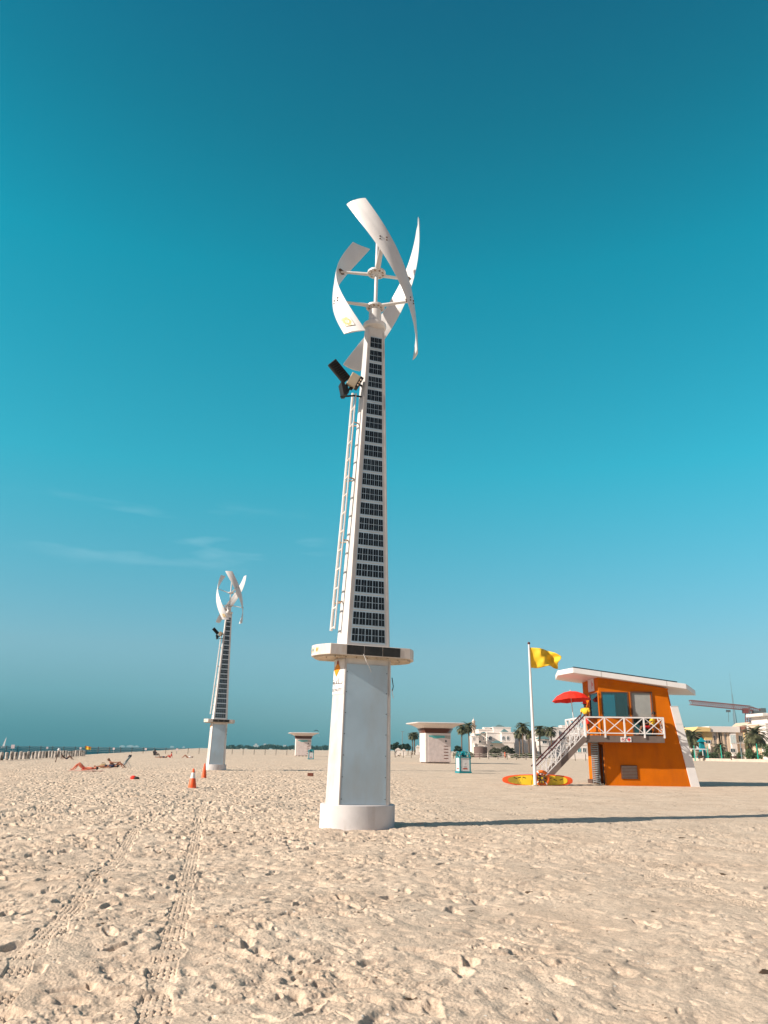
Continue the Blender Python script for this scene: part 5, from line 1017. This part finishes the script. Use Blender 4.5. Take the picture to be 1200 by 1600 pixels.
# minaret
Y = 420; p = P(741, 1178, Y); t = thing('minaret', 'slender sandstone minaret rising behind the white villa', 'minaret', (p.x, Y, 0)); px2m = Y / 1258 
sandst = mat('sandstone', (.58, .45, .36), .8, var=.12, vs=1)
def zof(py): return P(741, py, Y).z
def oct_(m, segs, n=10, k=1): m.loft([[(k * r * math.cos(a), k * r * math.sin(a), z) for a in [2 * math.pi * i / n for i in range(n)]] for r, z in segs])
m = MB(); oct_(m, [(2.3, 0), (2.2, zof(1150)), (1.95, zof(1137)), (1.9, zof(1134.5))], k=.58); m.build('shaft', sandst, t)
m = MB(); oct_(m, [(1.9, zof(1135.4)), (2.7, zof(1134.3)), (2.7, zof(1133.4))], k=.58); m.build('balcony', sandst, t)
m = MB(); oct_(m, [(1.4, zof(1133.4)), (1.4, zof(1128)), (1.8, zof(1127.6)), (1.8, zof(1127))], k=.58); m.build('lantern', sandst, t)
m = MB(); oct_(m, [(1.0, zof(1127)), (1.15, zof(1125.8)), (.7, zof(1124.5)), (.12, zof(1123.3)), (.05, zof(1120.5))], k=.58); m.build('cupola', villa_w, t)
# round brown hut
p = P(751, 1179, 220); t = thing('round_hut', 'low round brown walled hut in front of the white villa', 'hut', (p.x, 220, 0)); r_ = P(761.5, 1175, 220).x - p.x
m = MB(); oct_(m, [(r_, -.2), (r_, P(751, 1167.5, 220).z)], 28); m.build('wall', mat('brown_wall', (.15, .10, .09), .8), t); m = MB(); oct_(m, [(r_ * 1.03, P(751, 1167.5, 220).z), (r_ * .5, P(751, 1166, 220).z), (.1, P(751, 1165.3, 220).z)], 28); m.build('roof', mat('brown_roof', (.22, .16, .13), .8), t)
# small structures behind the sand between mast and kiosk
for px0, px1, pt, Y, lab in ((618, 626, 1168.5, 280, 'tiny white hut under the dark trees'), (650, 656, 1164, 330, 'white tent like building just left of the kiosk'), (628, 634, 1170, 270, 'low grey shed under the dark trees')):
    a, b = P(px0, pt, Y), P(px1, pt, Y); t = thing('small_hut', lab, 'hut', ((a.x + b.x) / 2, Y, 0)); w_ = (b.x - a.x) / 2; m = MB(); m.box((-w_, 0, 0), (w_, 2.5, a.z * .75)); m.build('wall', villa_w, t); m = MB(); m.prism([(-w_ - .2, a.z * .75), (w_ + .2, a.z * .75), (0, a.z)], -.2, 2.7); m.build('roof', villa_w, t)
def lamp(label, px, pyb, pyt, Y, mt, rad=.1, heads=True, grp=None):
    p = P(px, pyb, Y); zt = P(px, pyt, Y).z; t = thing('street_lamp', label, 'street lamp', (p.x, Y, 0), 0, grp); m = MB(); m.tube([(0, 0, -.2), (0, 0, zt * .3), (0, 0, zt)], [rad * 1.3, rad, rad * .7], 8); m.build('pole', mt, t, True)
    if heads:
        m = MB(); m.box((-.7, -.12, zt - .1), (.7, .12, zt + .05)); m.build('lamp_head', mt, t)
    return t
lamp('thin tall lamp mast rising over the dark trees', 628.5, 1172, 1143, 320, mat('mast_grey', (.20, .23, .24), .6), .16)
lamp('thin dark lamp post left of the farther kiosk', 461, 1176, 1160, 300, MATS['mast_grey'], .12)
green = mat('teal_green_post', (.02, .38, .27), .5)
for px, pb, pt, Y, lab in ((1086, 1186, 1165, 206, 'teal lamp post nearest the white buttress'), (1107, 1186, 1166, 207, 'teal post at the end of the white pergola'), (1128.5, 1189, 1164, 203, 'teal lamp post in front of the small palm'), (1159.5, 1187, 1160, 205, 'grey green lamp post before the bay window'), (1185.5, 1191, 1162, 196, 'tallest teal lamp post at the right edge')):
    t = lamp(lab, px, pb, pt, Y, green if px != 1159.5 else MATS['mast_grey'], .13, False, 'teal posts along the promenade'); zt = P(px, pt, Y).z
    m = MB(); m.tube([(-.45, 0, zt * .32), (0, 0, zt * .28), (.45, 0, zt * .32)], .05, 6); m.build('bracket', green, t)
t = Villa('white flat pergola frame behind the first teal lamp post', 1095, 210, 'pergola', 'pergola'); a, b = t.q(1072, 1167), t.q(1107, 1171.5)
m = MB(); m.box((a.x, 0, b.z), (b.x, 2.5, b.z + .25)); m.build('beam_roof', wwhite, t.t)
for px in (1075, 1086, 1098, 1106): q = t.q(px, 1171); m = MB(); m.box((q.x - .08, .1, -.1), (q.x + .08, .26, b.z)); m.build('column', wwhite, t.t)
m = MB(); m.add([t.q(1089, 1171) , t.q(1089, 1165), t.q(1095, 1171)], [(0, 1, 2)]); m.v = [(x, 0.3, z) for x, y, z in m.v]; m.build('shade_sail', wwhite, t.t).modifiers.new('s', 'SOLIDIFY').thickness = .05
# beach wall of the promenade
wlm = mat('promenade_wall', (.50, .42, .35), .85, var=.12, vs=1); A, B = G(1040, 1187.6), G(1330, 1194.0); A.z = B.z = 0; dd = (B - A); 
m = MB(); m.bar(A + Vector((0, 0, .25)), B + Vector((0, 0, .25)), .5, .8); o = m.build('promenade_wall', wlm); tag(o, 'low cream promenade wall running along the back of the beach', 'wall')
m = MB(); bed = [A + Vector((0, .3, 0)), B + Vector((0, .3, 0)), B + Vector((0, 60, 0)), A + Vector((0, 60, 0))]; m.prism([(p.x, p.y) for p in bed], -.2, .42, 'z'); o = m.build('promenade_ground', mat('paving', (.42, .36, .30), .9, var=.3, vs=.8)); o['kind'] = 'structure'
for px, lab in ((1096, 'dark bench at the wall near the buttress'), (1147, 'dark bench at the wall before the bay window')):
    Yb = 198 if px > 1100 else 205; p = P(px, 1186, Yb); t = thing('bench', lab, 'bench', (p.x, Yb, .4), 0, 'benches along the promenade'); m = MB(); m.box((-.8, -.2, .38), (.8, .2, .45)); m.build('seat', brownf, t); m = MB(); m.box((-.8, .2, .5), (.8, .25, .85)); m.build('backrest', brownf, t)
    for sx in (-.65, .65): m = MB(); m.box((sx - .05, -.15, 0), (sx + .05, .2, .38)); m.build('leg', brownf, t)
# houses at the right edge
V = Villa('cream two storey house with bay window, yellow wing and deep flat roof', 1120, 236)
V.block(1108, 1161, 1143.5, 0, 12, villa_w, None, 'wall', 0); V.block(1100, 1112, 1143.5, -.5, 12, villa_y, 1156, 'wall', 0); V.block(1083, 1107, 1145, 1.5, 10, villa_c, None, 'wall', 0)
a, b = V.q(1106, 1144), V.q(1153, 1135.5); m = MB(); m.box((a.x, -1.2, a.z), (b.x, 12, b.z)); m.build('roof', villa_w, V.t, False, .05)
a, b = V.q(1082, 1143), V.q(1106, 1137); m = MB(); m.prism([(a.x, a.z), (b.x, a.z), (b.x, b.z), (a.x + 1.2, b.z + .2)], -1.6, 12); m.build('roof', villa_y, V.t)
a, b = V.q(1154, 1144.5), V.q(1162, 1135); m = MB(); m.box((a.x + .1, -1.0, a.z), (b.x, 6, b.z)); m.build('roof', mat('terracotta', (.30, .14, .10), .8), V.t)
a, b = V.q(1140.5, 1176), V.q(1150, 1144.6); m = MB(); m.prism([(a.x, -.01), (a.x + .5, -.9), (b.x - .5, -.9), (b.x, -.01)], 0, b.z, 'z'); m.build('bay', villa_w, V.t)
for px in (1112.5, 1123, 1125.5, 1129, 1138.5, 1151.5): a, b = V.q(px - .6, 1178), V.q(px + .6, 1144); m = MB(); m.box((a.x, -.45, 0), (b.x, -.02, b.z)); m.build('column', villa_c, V.t)
for px, y0, y1, w_, d, mt_ in ((1116, 1150, 1156, 2.5, 0, None), (1135.5, 1149, 1156, 2.5, 0, None), (1145.3, 1148.5, 1161, 6, -.9, mat('pale_window', (.50, .58, .58), .3)), (1157, 1150, 1159, 5.5, 0, None), (1106, 1157, 1161, 7, -.5, None), (1145, 1170, 1175, 6, -.9, None), (1157, 1169, 1175, 4.5, 0, None), (1117, 1168, 1171, 3, 0, None), (1131, 1164, 1172, 3, 0, brown), (1126.5, 1150, 1163, 1.2, 0, brown)): V.win(px, y0, y1, w_, d, False, mt_)
a, b = V.q(1149.5, 1161), V.q(1161, 1160); m = MB(); m.box((a.x, -1.2, a.z - .15), (b.x, 0, a.z)); m.build('balcony', villa_w, V.t)
V = Villa('yellow gabled house with balconies behind the right date palm', 1172, 246)
V.block(1162, 1196, 1136, 0, 10, villa_y, None, 'wall', .2); a, b, c = V.q(1160, 1136), V.q(1180, 1136), V.q(1170, 1128.5); m = MB(); m.prism([(a.x, a.z), (b.x, b.z), (c.x, c.z)], -.6, 9); m.build('roof', villa_c, V.t)
for px, y0, y1, w_ in ((1168, 1139, 1142, 6), (1169, 1146, 1155, 7), (1183, 1141, 1146, 4), (1187, 1150, 1156, 4)): V.win(px, y0, y1, w_, 0, False, mat('balcony_shade', (.35, .25, .14), .8))
for py in (1158, 1164): a, b = V.q(1163, py), V.q(1178, py); m = MB(); m.box((a.x, -1.3, a.z - .2), (b.x, -.02, a.z + .6)); m.build('balcony', villa_c if py < 1160 else villa_y, V.t)
V = Villa('tall white house with cornice cut by the right edge', 1203, 228); V.block(1196, 1230, 1131, 0, 12, villa_w, None, 'wall', .2); V.block(1198, 1230, 1118, 2, 10, villa_w, 1131, 'wall', 0); a, b = V.q(1195, 1118.5), V.q(1230, 1114); m = MB(); m.box((a.x, 1.2, a.z), (b.x, 12, b.z)); m.build('cornice', villa_w, V.t, False, .15)
V.block(1184, 1196, 1133, 4, 6, villa_c, None, 'wall', .2)
t = thing('play_tower', 'teal slide tower between date palm and cream house', 'play tower', tuple(P(1098, 1178, 224).xy) + (0,)); zt = P(1098, 1152, 224).z
m = MB(); m.loft([[(-.9, -.7, 0), (.9, -.7, 0), (.9, .7, 0), (-.9, .7, 0)], [(-.55, -.4, zt * .8), (.55, -.4, zt * .8), (.55, .4, zt * .8), (-.55, .4, zt * .8)]]); m.build('body', teal, t); m = MB(); m.loft([[(-1, -1, zt * .8), (1, -1, zt * .8), (1, 1, zt * .8), (-1, 1, zt * .8)], [(0, 0, zt)] * 4]); m.build('roof', teal, t); m = MB(); m.bar((-.4, -.7, zt * .5), (-2.2, -1.4, .4), .7, .1); m.build('slide', teal, t)
# tower crane
CY = 430; cb_ = P(1169.5, 1178, CY); crane = thing('tower_crane', 'rusty red tower crane with long jib behind the houses', 'crane', (cb_.x, CY, 0)); cm = mat('crane_red', (.22, .075, .065), .7, var=.3, vs=.5)
def cq(px, py): q = P(px, py, CY); return Vector((q.x - cb_.x, 0, q.z))
def lattice(mb, p, q, w_, n, tri=False, th=.16):
    p, q = Vector(p), Vector(q); d = (q - p) / n; up = Vector((0, 0, 1)) if abs((q - p).normalized().z) < .7 else Vector((1, 0, 0)); sd = Vector((0, 1, 0))
    cor = [sd * -w_ / 2 - up * w_ / 2, sd * w_ / 2 - up * w_ / 2, sd * w_ / 2 + up * w_ / 2, sd * -w_ / 2 + up * w_ / 2]
    for c in cor: mb.bar(p + c, q + c, th)
    for i in range(n):
        mb.bar(p + d * i + cor[3 if i % 2 else 0], p + d * i + cor[0 if i % 2 else 3], th * .6)
        for a_, b_ in ((0, 3), (1, 2), (0, 1), (2, 3)): mb.bar(p + d * i + cor[a_], p + d * (i + 1) + cor[b_], th * .7)
m = MB(); lattice(m, (0, 0, 0), cq(1169.5, 1109), 2.4, 14, th=.3); m.build('tower', cm, crane)
m = MB(); lattice(m, cq(1170, 1106.5), cq(1078, 1097.5), 2.3, 26, th=.34); m.build('jib', cm, crane)
m = MB(); lattice(m, cq(1170, 1106.5), cq(1192, 1112), 1.6, 7, th=.26); m.bar(cq(1170, 1102), cq(1190, 1110), .15); m.build('counter_jib', cm, crane)
m = MB(); a = cq(1182, 1113); m.box((a.x - 2, -1, a.z - 1.2), (a.x + 2, 1, a.z + .8)); a = cq(1192, 1111); m.box((a.x - 1.5, -1.2, a.z - .8), (a.x + 1.2, 1.2, a.z + 1.5)); m.build('counterweight', mat('crane_grey', (.10, .12, .13), .7), crane)
m = MB(); a = cq(1165, 1111); m.box((a.x - 1.4, -1.2, a.z - 1.2), (a.x + 1.2, 1.2, a.z + 1.4)); m.build('cab', mat('cab_red', (.20, .05, .05), .6), crane)
m = MB(); a, b = cq(1138, 1111.2), cq(1138.5, 1128); m.box((a.x - .9, -.8, a.z - .5), (a.x + .9, .8, a.z + .6)); m.bar(a, b, .14); m.build('hoist', MATS['crane_grey'], crane)
# far tower
BY = 4300; p = P(1154, 1172, BY); t = thing('skyscraper', 'extremely tall needle tower faint in the haze above the crane', 'skyscraper', (p.x, BY, 0)); steel = mat('tower_steel', (.16, .19, .21), .5, .3)
zt = P(1148, 1052, BY).z
segs = [(0, 52), (.18, 48), (.181, 42), (.34, 38), (.341, 31), (.50, 27), (.501, 21), (.62, 18), (.621, 12), (.74, 10), (.741, 5), (.88, 3.5), (.881, 2.2), (1, 1)]
m = MB(); m.loft([[(r * .30 * math.cos(a) * (1 if i % 2 else .72), r * .30 * math.sin(a) * (1 if i % 2 else .72), s * zt) for i, a in enumerate([2 * math.pi * i / 12 for i in range(12)])] for s, r in segs]); m.build('shaft', steel, t)
# far shore
def lowrise(px0, px1, pyt, Y, lab, mt): 
    a, b = P(px0, pyt, Y), P(px1, pyt, Y); t = thing('distant_building', lab, 'building', ((a.x + b.x) / 2, Y, -1), 0, 'hazy buildings on the horizon'); w_ = (b.x - a.x) / 2; hh = a.z + 1
    m = MB(); m.box((-w_, 0, 0), (w_, w_, hh * .75)); m.build('lower_block', mt, t); m = MB(); m.box((-w_ * .5, w_ * .1, hh * .75), (w_ * .45, w_ * .9, hh)); m.build('upper_block', mt, t)
hz_m = mat('hazy_wall', (.34, .40, .42), .9); 
for px0, px1, pt, lab in ((187, 195, 1164.3, 'hazy low building at the left end of the horizon group'), (198, 209, 1164, 'hazy wide building in the middle of the horizon group'), (210, 217, 1164.8, 'hazy low building at the right end of the horizon group'), (266, 272, 1165.3, 'hazy small building alone on the horizon'), (285, 289, 1166, 'hazy tiny building on the horizon left of the far mast')): lowrise(px0, px1, pt, 5200, lab, hz_m)
for px0, px1, pt, lab in ((396, 404, 1161.8, 'pale hazy block over the far trees left of centre'), (410, 418, 1161.8, 'pale hazy block over the far trees right of centre'), (425, 432, 1163.2, 'pale hazy block before the farther kiosk'), (440, 450, 1164, 'pale hazy block nearest the farther kiosk')): lowrise(px0, px1, pt, 1900, lab, hz_m)
r = np.random.default_rng(5); cs = []
for k in range(160): px = r.uniform(352, 520); p = P(px, 1170, 1500 + r.uniform(-60, 60)); hh = (P(px, 1164.2 + 1.5 * math.sin(px * .13) + r.uniform(-.3, 1), 1500).z); cs.append(((p.x, p.y, hh * r.uniform(.2, .75)), hh * .35 + .6))
o = link('far_tree_belt', crown_mesh('far_tree_belt', cs, 9000, 1.6, leafdark, 9)); tag(o, 'hazy far off wood along the shore left of the near mast', 'trees', None, 'stuff')
cs = []
for k in range(60): px = r.uniform(596, 1250); p = P(px, 1170, 520 + r.uniform(-40, 40)); hh = P(px, 1170.5 + r.uniform(-2.5, 1), 520).z; cs.append(((p.x, p.y, hh * .5), hh * .5))
o = link('far_shrub_belt', crown_mesh('far_shrub_belt', cs, 6000, .7, leafdark, 19)); tag(o, 'low far off greenery behind the villas', 'trees', None, 'stuff')
# ------------------------------------------------------------------ haze
hm = bpy.data.materials.new('haze'); hm.use_nodes = True; hn = hm.node_tree; hn.nodes.remove(hn.nodes['Principled BSDF']); vp = hn.nodes.new('ShaderNodeVolumePrincipled'); hn.links.new(vp.outputs[0], hn.nodes['Material Output'].inputs['Volume'])
vp.inputs['Color'].default_value = (.28, .78, .92, 1); vp.inputs['Density'].default_value = .00009; vp.inputs['Anisotropy'].default_value = 0
HAZE = True
if HAZE:
    m = MB(); m.box((-6300, -6300, -5.5), (6300, 6300, zt + 12)); o = m.build('haze', hm); o['kind'] = 'stuff'; o['label'] = 'thin pale sea haze filling the air'
